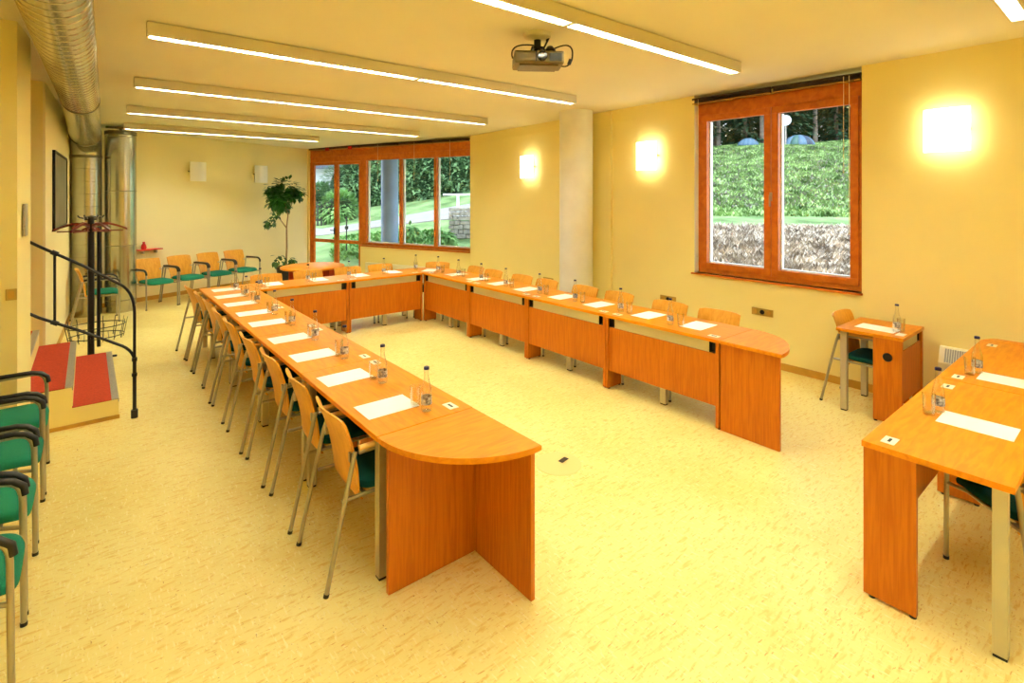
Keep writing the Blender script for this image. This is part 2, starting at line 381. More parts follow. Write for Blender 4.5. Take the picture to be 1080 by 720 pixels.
barset('window_sill', M['frame'], R2, [(-0.0, 3.02, 0.775, 0.80)], -0.035, 0.06, wl)
barset('lintel', M['wall'], R2, [(-0.3, 5.2, 3.02, 3.11)], 0.08, 0.34, wl, 0)
dr = empty('door_1', (W0.x + WD.x * 3.9, W0.y + WD.y * 3.9, 0)); dr['kind'] = 'structure'
R3 = invp(LM, dr)
barset('door_frame', M['frame'], R3, [(3.02, 3.07, 0.0, 2.73), (4.71, 4.76, 0.0, 2.73)], 0.05, 0.14, dr)
for a_, b_ in ((3.072, 3.878), (3.882, 4.708)):
    lf = barset('door_leaf', M['frame'], R3, [(a_, a_ + 0.065, 0.01, 2.728), (b_ - 0.065, b_, 0.01, 2.728), (a_ + 0.065, b_ - 0.065, 0.01, 0.16), (a_ + 0.065, b_ - 0.065, 0.80, 0.88), (a_ + 0.065, b_ - 0.065, 2.66, 2.728)], 0.07, 0.12, dr)
    bm = bmesh.new(); box(bm, a_ + 0.055, b_ - 0.055, 0.09, 0.098, 0.15, 0.81, 0, R3); box(bm, a_ + 0.055, b_ - 0.055, 0.09, 0.098, 0.87, 2.67, 0, R3); build('door_pane', bm, M['pane'], lf)
h_ = barset('door_handle', M['black'], R3, [(3.90, 3.94, 1.0, 1.16)], 0.05, 0.06, dr)
bm = bmesh.new(); box(bm, 3.91, 4.03, 0.02, 0.035, 1.09, 1.11, 0.003, R3); box(bm, 3.91, 3.93, 0.03, 0.052, 1.09, 1.11, 0.002, R3); build('lever', bm, M['black'], h_)

# blinds rolled up above the windows
def blind(root_name, mtx, a_, b_, z0, z1, y0, y1, label, cords, gold=True):
    mid = mtx @ Vector(((a_ + b_) / 2, 0, 0)); r = empty(root_name, (mid.x, mid.y, z0), 0, label, 'blind', 'raised slatted blinds over the windows')
    m2 = Matrix.Translation(-r.location) @ mtx
    bm = bmesh.new(); k = 7; h = (z1 - z0 - 0.035) / k
    for i in range(k): box(bm, a_ + 0.01, b_ - 0.01, y0 + 0.006 + (i % 2) * 0.003, y1 - 0.006, z0 + 0.012 + i * h, z0 + 0.012 + i * h + h * 0.7, 0, m2)
    build('slat_stack', bm, M['blind'], r)
    barset('head_rail', M['blind'], m2, [(a_, b_, z1 - 0.024, z1)], y0, y1, r, 0.003)
    barset('bottom_rail', M['gold'], m2, [(a_ + 0.005, b_ - 0.005, z0, z0 + 0.012)], y0, y1, r, 0.002)
    for cx_, zl in cords:
        bm = bmesh.new(); tube(bm, [m2 @ Vector((cx_, y0 - 0.006, z1 - 0.02)), m2 @ Vector((cx_, y0 - 0.006, zl))], 0.003, 6); cd = build('cord', bm, M['cord'], r)
        bm = bmesh.new(); tube(bm, [m2 @ Vector((cx_, y0 - 0.006, zl - 0.05)), m2 @ Vector((cx_, y0 - 0.006, zl))], [0.008, 0.004], 8); build('cord_weight', bm, M['cord'], cd)
blind('slatted_blind', RM, WY0 + 0.01, 2.70, 3.075, 3.15, 0.005, 0.06, 'dark raised blind above the right half of the two-light window', [(1.93, 1.58), (1.98, 2.2)])
blind('slatted_blind', RM, 2.71, WY1 + 0.03, 3.075, 3.15, -0.005, 0.05, 'dark raised blind above the left half of the two-light window', [(3.60, 1.2)])
for i, (a_, b_) in enumerate(((0.02, 0.92), (0.94, 1.87), (1.89, 3.0), (3.03, 3.87), (3.89, 4.72))):
    blind('slatted_blind', LM, a_, b_, 3.022, 3.085, -0.035, 0.03, 'dark raised blind at the ceiling of the long window wall, %s from the right' % ORD[i] if i else 'dark raised blind at the ceiling, right end of the long window wall', [((a_ + b_) / 2, 2.3)] if i < 3 else [])
for i, s in enumerate((3.3, 4.05)):
    bm = bmesh.new(); box(bm, s - 0.05, s + 0.05, -0.06, -0.037, 2.99, 3.06, 0.004, LM)
    tag(build('blind_bracket', bm, M['red']), 'small red bracket on the blind over the glazed door, ' + ('right one' if i == 0 else 'left one'), 'bracket', 'red blind brackets')

# ------------------------------------------------------------------ ceiling luminaires
def luminaire(y, x0, x1, label):
    zc = ceil_z(y); L = x1 - x0
    r = empty('ceiling_light', (x0, y, zc - 0.105), 0, label, 'ceiling light', 'long ceiling lights')
    bm = bmesh.new(); wdt = 0.055
    box(bm, 0, L, -wdt, -wdt + 0.012, 0, 0.1, 0); box(bm, 0, L, wdt - 0.012, wdt, 0, 0.1, 0)
    box(bm, 0, L, -wdt + 0.012, wdt - 0.012, 0.06, 0.1, 0); box(bm, 0, 0.012, -wdt + 0.012, wdt - 0.012, 0, 0.06); box(bm, L - 0.012, L, -wdt + 0.012, wdt - 0.012, 0, 0.06)
    box(bm, L / 2 - 0.02, L / 2 + 0.02, -wdt + 0.012, wdt - 0.012, 0, 0.06)
    build('housing', bm, M['fixture'], r)
    for a_, b_ in ((0.03, L / 2 - 0.04), (L / 2 + 0.04, L - 0.03)):
        m_ = (a_ + b_) / 2
        for p, q in ((a_, m_ - 0.02), (m_ + 0.02, b_)):
            bm = bmesh.new(); box(bm, p, q, -0.013, 0.013, 0.030, 0.054, 0.004); build('fluorescent_tube', bm, M['tube'], r)
    bm = bmesh.new(); n = int(L / 0.06); pv = None; y0_, y1_ = -wdt + 0.0135, wdt - 0.0135
    for k in range(n + 1):
        xx = 0.03 + k * (L - 0.06) / n
        q = [bm.verts.new((xx, y_, z_)) for y_, z_ in ((y0_, 0.002), (y0_, 0.022), (y1_, 0.022), (y1_, 0.002))]
        if abs(xx - L / 2) > 0.03: bm.faces.new(q)
        if pv: bm.faces.new((pv[0], q[0], q[1], pv[1])); bm.faces.new((pv[3], pv[2], q[2], q[3]))
        pv = q
    build('louver', bm, M['louver'], r)
for i, (y, x0, x1) in enumerate(((10.45, 0.45, 3.55), (8.60, 0.40, 4.75), (6.65, 0.37, 4.88), (4.58, 0.33, 4.72), (2.53, 0.30, 4.83), (0.57, 0.30, 4.95), (-1.45, 0.30, 4.95))):
    luminaire(y, x0, x1, ('ceiling light strip nearest the back wall' if i == 0 else 'ceiling light strip with only its end in the top right corner' if i == 5 else '%s long ceiling light strip counted from the back wall' % ORD[i]))

# wall lamps
def wall_lamp(loc, rz, lit, label, group):
    r = empty('wall_lamp', loc, rz, label, 'wall lamp', group)     # local -y points into the room
    bm = bmesh.new(); box(bm, -0.10, 0.10, -0.03, -0.001, -0.12, 0.12, 0.006); build('mount_plate', bm, M['white'], r)
    bm = bmesh.new(); n = 10; P_ = []
    for i in range(n + 1):
        x = -0.16 + 0.32 * i / n; y = -0.10 - 0.028 * math.cos(PI * (i / n - 0.5)); P_.append((x, y))
    for z0, z1 in ((-0.19, 0.19),):
        fr = [[bm.verts.new((x, y + d, z)) for x, y in P_] for z in (z0, z1) for d in (0, 0.008)]
        a_, b_, c_, d_ = fr
        for i in range(n):
            bm.faces.new((a_[i], a_[i + 1], c_[i + 1], c_[i])); bm.faces.new((b_[i + 1], b_[i], d_[i], d_[i + 1]))
            bm.faces.new((a_[i + 1], a_[i], b_[i], b_[i + 1])); bm.faces.new((c_[i], c_[i + 1], d_[i + 1], d_[i]))
        bm.faces.new((a_[0], c_[0], d_[0], b_[0])); bm.faces.new((a_[n], b_[n], d_[n], c_[n]))
    build('lamp_shade', bm, M['lampglass'] if lit else M['lampoff'], r, True)
    bm = bmesh.new(); box(bm, -0.155, -0.14, -0.10, -0.025, -0.01, 0.01); box(bm, 0.14, 0.155, -0.10, -0.025, -0.01, 0.01); box(bm, -0.155, 0.155, -0.030, -0.022, -0.01, 0.01); build('bracket', bm, M['steel'], r)
for y, z, lb in ((1.145, 2.50, 'lit square wall lamp at the right end of the yellow wall, right of the window'), (4.32, 2.46, 'lit square wall lamp between the column and the two-light window'), (6.80, 2.42, 'lit square wall lamp between the long window and the column')):
    wall_lamp((XR, y, z), -PI / 2, True, lb, 'lit wall lamps')
bang = math.atan(0.43)
for x, lb in ((1.66, 'unlit square wall lamp on the back wall, left one'), (2.95, 'unlit square wall lamp on the back wall above the plant, right one')):
    wall_lamp((x, back_y(x), 2.40), bang, False, lb, 'unlit wall lamps')

# ------------------------------------------------------------------ ventilation ducts
def duct_ribs(bm, pts, r, step):
    acc = 0; last = None
    for p, q in zip(pts, pts[1:]):
        p, q = Vector(p), Vector(q); L = (q - p).length; d = (q - p) / L
        while acc < L:
            c = p + d * acc; tube(bm, [c - d * 0.006, c - d * 0.002, c + d * 0.002, c + d * 0.006], [r, r + 0.004, r + 0.004, r], 32, False); acc += step
        acc -= L
DX, DY = -0.014, 10.86
hp = [Vector((-0.28, -2.9, 3.02)), Vector((-0.06, 7.05, 2.93))]
hp2 = [Vector((-0.06, 7.05, 2.93)), Vector((-0.045, 8.6, 2.905)), Vector((-0.03, 10.3, 2.88))]
elb = bez((-0.03, 10.3, 2.88), (DX, DY - 0.02, 2.87), (DX, DY, 2.55), 12)
d1 = empty('ventilation_duct', (DX, DY, 0), 0, 'round metal duct along the left ceiling edge that bends down to the floor', 'duct')
def rel(pts, o): return [Vector(p) - o.location for p in pts]
bm = bmesh.new(); tube(bm, rel(hp, d1), 0.158, 40); duct_ribs(bm, rel(hp, d1), 0.158, 0.12); build('horizontal_run', bm, M['duct'], d1, True)
bm = bmesh.new(); tube(bm, rel(hp2, d1), [0.16, 0.175, 0.195], 40); build('smooth_run', bm, M['duct'], d1, True)
bm = bmesh.new(); tube(bm, rel(elb, d1), 0.198, 40); build('elbow', bm, M['duct'], d1, True)
vp_ = [Vector((DX, DY, 2.55)), Vector((DX, DY, 0.75))]
bm = bmesh.new(); tube(bm, rel(vp_, d1), 0.198, 40); duct_ribs(bm, rel(vp_, d1), 0.198, 0.2); build('vertical_run', bm, M['duct'], d1, True)
for c, dd, r_ in ((hp[1], (hp[1] - hp[0]).normalized(), 0.165), (elb[0], (elb[1] - elb[0]).normalized(), 0.204), (elb[-1], Vector((0, 0, 1)), 0.205)):
    bm = bmesh.new(); c = c - d1.location; tube(bm, [c - dd * 0.02, c + dd * 0.02], r_, 40); build('joint_collar', bm, M['ductdark'], d1, True)
bm = bmesh.new(); lathe(bm, [(0, 0), (0.201, 0), (0.201, 0.75), (0, 0.75)], 40); build('floor_socket', bm, M['duct'], d1, True)
d2 = empty('air_diffuser', (0.43, 10.90, 0), 0, 'tall round metal air diffuser standing before the back wall', 'duct')
bm = bmesh.new(); lathe(bm, [(0, 0.0), (0.20, 0.0), (0.20, 0.1), (0.215, 0.1), (0.215, 2.98), (0.19, 3.0), (0, 3.0)], 40); build('drum', bm, M['duct'], d2, True)
bm = bmesh.new(); duct_ribs(bm, [(0, 0, 0.2), (0, 0, 3.0)], 0.215, 0.9); build('drum_ring', bm, M['ductdark'], d2, True)
bm = bmesh.new(); lathe(bm, [(0.222, 2.93), (0.222, 2.99), (0.0, 2.995)], 40); build('top_collar', bm, M['ductdark'], d2, True)
bm = bmesh.new(); box(bm, -0.20, 0.2, -0.02, 0.02, 3.04, 3.07); tube(bm, [(0, 0, 2.99), (0, 0, 3.05)], 0.02); build('ceiling_hanger', bm, M['ductdark'], d2)

# ------------------------------------------------------------------ steps, handrail
st = empty('entrance_steps', (0.2, 5.65, 0), 0, 'red carpeted steps leading up left through the wall opening', 'steps')
SY0, SY1 = 5.652, 7.40
nos = [0.205, -0.10, -0.40, -0.70]
bm = bmesh.new()
for i, x in enumerate(nos):
    xe = nos[i + 1] if i < 3 else -2.98
    z = 0.17 * (i + 1)
    box(bm, xe - (0.0 if i == 3 else 0), x, SY0, SY1, 0, z - 0.008, 0, Matrix.Translation(-st.location))
build('step_body', bm, M['stringer'], st)
for i, x in enumerate(nos):
    xe = nos[i + 1] if i < 3 else -2.98; z = 0.17 * (i + 1)
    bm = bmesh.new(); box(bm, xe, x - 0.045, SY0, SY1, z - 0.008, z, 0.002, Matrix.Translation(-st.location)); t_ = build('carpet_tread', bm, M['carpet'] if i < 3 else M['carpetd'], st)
    bm = bmesh.new(); box(bm, x - 0.045, x + 0.006, SY0, SY1, z - 0.008, z + 0.002, 0.002, Matrix.Translation(-st.location)); box(bm, x, x + 0.006, SY0, SY1, z - 0.03, z - 0.006, 0, Matrix.Translation(-st.location)); build('nosing', bm, M['nose'], st)
    bm = bmesh.new(); box(bm, x, x + 0.004, SY0 + 0.01, SY1, z - 0.165, z - 0.03, 0, Matrix.Translation(-st.location)); build('riser', bm, M['stringer'], st)
bm = bmesh.new(); box(bm, -0.34, 0.215, SY0 - 0.012, SY0 - 0.001, 0, 0.03, 0, Matrix.Translation(-st.location)); build('base_strip', bm, M['base'], st)
hr = empty('stair_handrail', (0.315, 5.57, 0), 0, 'thin black two-bar handrail with a curved end beside the steps', 'handrail')
def rr(pts): return [Vector(p) - hr.location for p in pts]
bm = bmesh.new(); tube(bm, rr([(0.315, 5.57, 0.0), (0.315, 5.57, 0.50)]), 0.014, 12)
tube(bm, rr([(0.315, 5.57, 0.0), (0.315, 5.57, 0.07)]), 0.026, 12); tube(bm, rr([(0.315, 5.57, 0.36), (0.315, 5.57, 0.385)]), 0.02, 12); tube(bm, rr([(0.315, 5.57, 0.49), (0.315, 5.57, 0.52)]), 0.02, 12)
build('post', bm, M['blackmetal'], hr, True)
bm = bmesh.new(); tube(bm, rr([(0.315, 5.57, 0.5), (0.315, 5.57, 0.90)] + bez((0.315, 5.57, 0.90), (0.315, 5.57, 1.09), (0.215, 5.57, 1.165), 7)[1:] + [(-0.03, 5.57, 1.345), (-0.30, 5.57, 1.52), (-0.42, 5.62, 1.60), (-0.60, 5.66, 1.72)]), 0.0115, 12)
build('upper_rail', bm, M['blackmetal'], hr, True)
bm = bmesh.new(); tube(bm, rr(bez((0.315, 5.57, 0.5), (0.30, 5.57, 0.60), (0.20, 5.57, 0.655), 6) + [(-0.03, 5.57, 0.80), (-0.30, 5.57, 0.955), (-0.42, 5.62, 1.03), (-0.6, 5.66, 1.15)]), 0.0115, 12)
build('lower_rail', bm, M['blackmetal'], hr, True)
bm = bmesh.new(); tube(bm, rr([(-0.205, 5.57, 0.90), (-0.205, 5.57, 1.46)]), 0.009, 10)
for z in (0.90, 1.46): tube(bm, rr([(-0.225, 5.57, z + 0.012), (-0.185, 5.57, z - 0.012)]), 0.019, 10)
build('baluster', bm, M['blackmetal'], hr, True)

# ------------------------------------------------------------------ coat stand
cs = empty('coat_stand', (0.02, 6.0, 0.0)); cs.location = (0.03, 7.73, 0); tag(cs, 'black coat stand with wooden hangers and a wire umbrella basket behind the steps', 'coat stand')
CSH = 1.66
bm = bmesh.new(); tube(bm, [(0, 0, 0.02), (0, 0, CSH)], 0.032, 14); tube(bm, [(0.07, 0.05, 0.16), (0.07, 0.05, CSH - 0.1)], 0.018, 10)
for k in range(4):
    a_ = PI / 2 * k + 0.4; tube(bm, [(0, 0, 0.05), (0.12 * math.cos(a_), 0.12 * math.sin(a_), 0.03), (0.26 * math.cos(a_), 0.26 * math.sin(a_), 0.012)], 0.012, 8)
build('pole', bm, M['blackmetal'], cs, True)
bm = bmesh.new(); lathe(bm, [(0, CSH - 0.02), (0.06, CSH - 0.02), (0.062, CSH + 0.015), (0.03, CSH + 0.03), (0, CSH + 0.035)], 20)
for k in range(6):
    a_ = PI / 3 * k; c_, s_ = math.cos(a_), math.sin(a_)
    tube(bm, [(0.05 * c_, 0.05 * s_, CSH), (0.10 * c_, 0.10 * s_, CSH + 0.01), (0.12 * c_, 0.12 * s_, CSH + 0.035)], 0.008, 8)
build('head', bm, M['black'], cs, True)
bm = bmesh.new()
for rad, z in ((0.26, 0.30), (0.27, 0.42)):
    pts = [(0.05 + rad * math.cos(2 * PI * k / 24), rad * 0.8 * math.sin(2 * PI * k / 24), z) for k in range(25)]; tube(bm, pts, 0.005, 6, False)
for k in range(14):
    a_ = 2 * PI * k / 14; tube(bm, [(0.05 + 0.29 * math.cos(a_), 0.235 * math.sin(a_), 0.48), (0.05 + 0.25 * math.cos(a_), 0.2 * math.sin(a_), 0.26)], 0.0035, 6)
for k in range(-4, 5): tube(bm, [(0.05 + k * 0.055, -0.19, 0.29), (0.05 + k * 0.055, 0.19, 0.29)], 0.0035, 6)
build('umbrella_basket', bm, M['blackmetal'], cs, True)
def hanger_bm():
    bm = bmesh.new(); L = 0.21; pts = []; n = 12
    up_, lo_ = [], []
    for i in range(n + 1):
        t = -1 + 2 * i / n; x = L * t; z = -0.075 * abs(t) ** 1.5 - 0.0; up_.append((x, z)); lo_.append((x, z - 0.028 + 0.006 * abs(t)))
    for sgn in (1,):
        a_ = [bm.verts.new((x, -0.009, z)) for x, z in up_]; b_ = [bm.verts.new((x, 0.009, z)) for x, z in up_]
        c_ = [bm.verts.new((x, 0.009, z)) for x, z in lo_]; d_ = [bm.verts.new((x, -0.009, z)) for x, z in lo_]
        rings = [a_, b_, c_, d_]
        for i in range(n):
            for j in range(4): bm.faces.new((rings[j][i], rings[j][i + 1], rings[(j + 1) % 4][i + 1], rings[(j + 1) % 4][i]))
        bm.faces.new([r_[0] for r_ in rings]); bm.faces.new([r_[n] for r_ in rings][::-1])
    box(bm, -0.17, 0.17, -0.005, 0.005, -0.105, -0.093)
    return bm
hg = None
for k in range(6):
    a_ = PI / 3 * k + 0.0; px_, py_ = cs.location.x + 0.128 * math.cos(a_), cs.location.y + 0.128 * math.sin(a_)
    lab = 'dark reddish wooden coat hanger hanging on the black coat stand'
    loc = (px_, py_, CSH - 0.045); rz = a_
    if hg is None:
        hg = empty('coat_hanger', loc, rz, lab, 'coat hanger', 'coat hangers on the coat stand')
        build('hanger_bar', hanger_bm(), M['hanger'], hg)
        bm = bmesh.new(); tube(bm, [(0, 0, -0.002), (0, 0, 0.04)] + [(0, 0.02 - 0.02 * math.cos(t), 0.055 + 0.02 * math.sin(t)) for t in [i * PI * 1.2 / 8 for i in range(9)]], 0.002, 6); build('hook', bm, M['steel'], hg)
    else: copy_tree(hg, loc, rz)

# ------------------------------------------------------------------ left wall fittings
pc = empty('framed_picture', (0, 0, 0)); LWd = Vector((BL.x - OPN[0], BL.y - OPN[1], 0)).normalized(); LWn = Vector((LWd.y, -LWd.x, 0))
p0 = Vector((OPN[0], OPN[1], 0)) + LWd * 0.68; PM = wmtx(p0, LWd, LWn)
tag(pc, 'large grey framed picture on the left wall beside the duct', 'picture'); pc.location = (p0.x, p0.y, 1.5)
m2 = Matrix.Translation(-pc.location) @ PM
barset('frame', M['blackmetal'], m2, [(0, 1.80, 1.50, 1.53), (0, 1.80, 2.43, 2.46), (0, 0.03, 1.53, 2.43), (1.77, 1.80, 1.53, 2.43)], 0.003, 0.03, pc)
bm = bmesh.new(); box(bm, 0.03, 1.77, 0.003, 0.02, 1.53, 2.43, 0, m2); build('picture_sheet', bm, M['pic'], pc)
tag(bx('door_plate', M['nose'], -0.383, -0.368, 4.9, 5.1, 1.62, 1.86), None)
o = bpy.data.objects['door_plate']; o.location = (0.012, 0.36, 0); tag(o, 'narrow metal plate on the edge of the left wall pier', 'wall plate')
ns = empty('wall_cabinet_cover', (-0.62, 5.12, 1.25), 0, 'white wall hatch with a dark outline at the left picture edge', 'hatch')
bm = bmesh.new(); box(bm, -0.2, 0.14, -0.012, -0.001, -0.02, 0.32, 0.003); build('outline', bm, M['base'], ns)
bm = bmesh.new(); box(bm, -0.18, 0.12, -0.018, -0.012, 0.0, 0.30, 0.002); build('cover', bm, M['white'], ns)
bm = bmesh.new(); box(bm, 0.08, 0.10, -0.026, -0.018, 0.13, 0.18, 0.002); build('latch', bm, M['black'], ns)
for nm, x, z, lab in (('light_switch', -0.42, 1.22, 'small ochre light switch on the left wall pier'), ('power_socket', -0.53, 0.93, 'ochre power socket low on the left wall pier')):
    r = empty(nm, (x, 5.12, z), 0, lab, 'switch' if nm == 'light_switch' else 'socket')
    bm = bmesh.new(); box(bm, -0.03, 0.03, -0.01, -0.001, -0.04, 0.04, 0.003); build('plate', bm, M['brass'], r)
    bm = bmesh.new(); box(bm, -0.018, 0.018, -0.015, -0.01, -0.025, 0.025, 0.002); build('button', bm, M['base'], r)
# triple sockets on the right wall
for y, z, lab in ((2.80, 0.60, 'brass triple wall socket under the two-light window'), (4.04, 0.56, 'brass triple wall socket left of the two-light window, above the chairs'), (6.35, 0.52, 'brass wall socket plate left of the column, just above the chairs')):
    r = empty('wall_socket', (XR, y, z), -PI / 2, lab, 'socket', 'brass wall sockets')
    bm = bmesh.new(); box(bm, -0.12, 0.12, -0.01, -0.001, -0.04, 0.04, 0.003); build('plate', bm, M['brass'], r)
    for k in (-1, 0, 1):
        bm = bmesh.new(); bmesh.ops.create_cone(bm, cap_ends=True, segments=20, radius1=0.026, radius2=0.024, depth=0.006, matrix=Matrix.Translation((k * 0.075, -0.013, 0)) @ Matrix.Rotation(PI / 2, 4, 'X'))
        build('outlet', bm, M['black'] if k == 0 else M['base'], r)
# convector
cv = empty('wall_convector', (XR, 0.35, 0), -PI / 2, 'white wall convector with a grey slotted grille behind the right table', 'heater')
bm = bmesh.new()
pr_ = [(-0.002, 0.09), (-0.11, 0.09), (-0.11, 0.45), (-0.05, 0.58), (-0.002, 0.58)]
A_ = [bm.verts.new((-0.85, y, z)) for y, z in pr_]; B_ = [bm.verts.new((0.85, y, z)) for y, z in pr_]
bm.faces.new(A_); bm.faces.new(B_[::-1])
for i in range(5): bm.faces.new((A_[i], B_[i], B_[(i + 1) % 5], A_[(i + 1) % 5]))
build('body', bm, M['heater'], cv)
bm = bmesh.new(); RMX = Matrix.Translation((0, -0.11, 0.45)) @ Matrix.Rotation(math.atan2(0.06, 0.13) * -1, 4, 'X')
for k in range(100): box(bm, -0.81 + k * 0.0163, -0.81 + k * 0.0163 + 0.0125, -0.004, 0.0, 0.01, 0.13, 0, RMX)
build('grille', bm, M['grille'], cv)
for sx in (-0.7, 0.7):
    bm = bmesh.new(); box(bm, sx - 0.03, sx + 0.03, -0.09, -0.02, 0, 0.09); build('leg', bm, M['heater'], cv)
# radiator under the long window
rd = empty('panel_radiator', tuple((W0 + WD * 1.5 - WN * 0.05)[:2]) + (0,), 0, 'low white panel radiator under the long window', 'heater')
m2 = Matrix.Translation(-rd.location) @ LM
bm = bmesh.new(); box(bm, 0.9, 2.75, -0.12, -0.04, 0.12, 0.43, 0.01, m2)
for k in range(36): box(bm, 0.94 + k * 0.05, 0.965 + k * 0.05, -0.127, -0.118, 0.16, 0.40, 0.003, m2)
build('panel', bm, M['heater'], rd)
for s in (1.0, 2.6):
    bm = bmesh.new(); box(bm, s - 0.02, s + 0.02, -0.10, -0.05, 0, 0.12, 0, m2); build('leg', bm, M['heater'], rd)
# little red shelf on the back wall
x = 0.86; rs = empty('wall_shelf', (x, back_y(x), 0.93), bang, 'narrow red shelf on the back wall above the leftmost green chair', 'shelf')
bm = bmesh.new(); box(bm, -0.20, 0.20, -0.12, -0.002, 0, 0.018, 0.003); build('board', bm, M['red'], rs)
bm = bmesh.new(); box(bm, -0.12, -0.10, -0.09, -0.002, -0.06, 0.0); box(bm, 0.10, 0.12, -0.09, -0.002, -0.06, 0.0); build('bracket', bm, M['steel'], rs)
bm = bmesh.new(); lathe(bm, [(0, 0), (0.035, 0), (0.045, 0.03), (0.035, 0.08), (0.018, 0.11), (0.022, 0.135), (0, 0.14)], 16)
lo = Matrix.Translation(rs.location) @ Matrix.Rotation(bang, 4, 'Z') @ Vector((-0.10, -0.06, 0.018))
tag(build('red_vase', bm, M['red'], None, True, lo), 'small red vase standing on the narrow wall shelf', 'vase')

# ------------------------------------------------------------------ projector
pj = empty('ceiling_projector', (2.74, 3.05, 2.93), math.radians(-35), 'dark ceiling projector on a short mount with looping cables', 'projector')
bm = bmesh.new(); box(bm, -0.19, 0.19, -0.14, 0.13, 0.0, 0.095, 0.018); box(bm, -0.15, 0.15, -0.10, 0.1, -0.012, 0.002, 0.004); build('body', bm, M['proj'], pj)
bm = bmesh.new(); bmesh.ops.create_cone(bm, cap_ends=True, segments=28, radius1=0.038, radius2=0.034, depth=0.03, matrix=Matrix.Translation((0.02, -0.152, 0.05)) @ Matrix.Rotation(PI / 2, 4, 'X')); build('lens', bm, M['lens'], pj, True)
bm = bmesh.new(); box(bm, 0.075, 0.17, -0.144, -0.139, 0.015, 0.075, 0.001); box(bm, -0.03, -0.022, -0.146, -0.139, 0.01, 0.09); build('vent_grille', bm, M['black'], pj)
cz = ceil_z(3.05) - 2.93
bm = bmesh.new(); tube(bm, [(0, 0, 0.12), (0, 0, cz - 0.03)], 0.028, 16); box(bm, -0.07, 0.07, -0.06, 0.06, 0.093, 0.106, 0.002); box(bm, -0.05, 0.05, -0.035, 0.035, 0.14, 0.155, 0.002)
for sx in (-1, 1): tube(bm, [(sx * 0.06, -0.05, 0.1), (sx * 0.04, -0.03, 0.15)], 0.008, 8)
build('mount_arm', bm, M['black'], pj, True)
bm = bmesh.new(); lathe(bm, [(0, cz), (0.11, cz), (0.105, cz - 0.03), (0.05, cz - 0.05), (0, cz - 0.05)], 28); build('ceiling_rose', bm, M['fixture'], pj, True)
bm = bmesh.new(); tube(bm, bez((0.03, 0.02, 0.17), (-0.24, -0.02, 0.20), (-0.20, -0.06, 0.05), 12), 0.006, 8); build('cable', bm, M['black'], pj, True)
bm = bmesh.new(); tube(bm, bez((0.08, 0, 0.12), (0.30, -0.05, 0.24), (0.27, -0.02, 0.06), 12) + bez((0.27, -0.02, 0.06), (0.25, 0, -0.01), (0.18, 0.02, 0.02), 8)[1:], 0.006, 8)
tube(bm, [(0.26, -0.02, 0.06), (0.245, -0.02, 0.02)], 0.014, 8); build('cable', bm, M['black'], pj, True)
bm = bmesh.new(); tube(bm, [(0.05, 0.0, 0.15), (0.075, 0, 0.2), (0.08, 0, 0.235)], [0.008, 0.008, 0.018], 10); lathe(bm, [(0, 0.10), (0.035, 0.10), (0.045, 0.135), (0.02, 0.165), (0, 0.165)], 12, (0.10, 0.0)); build('swivel_joint', bm, M['black'], pj, True)

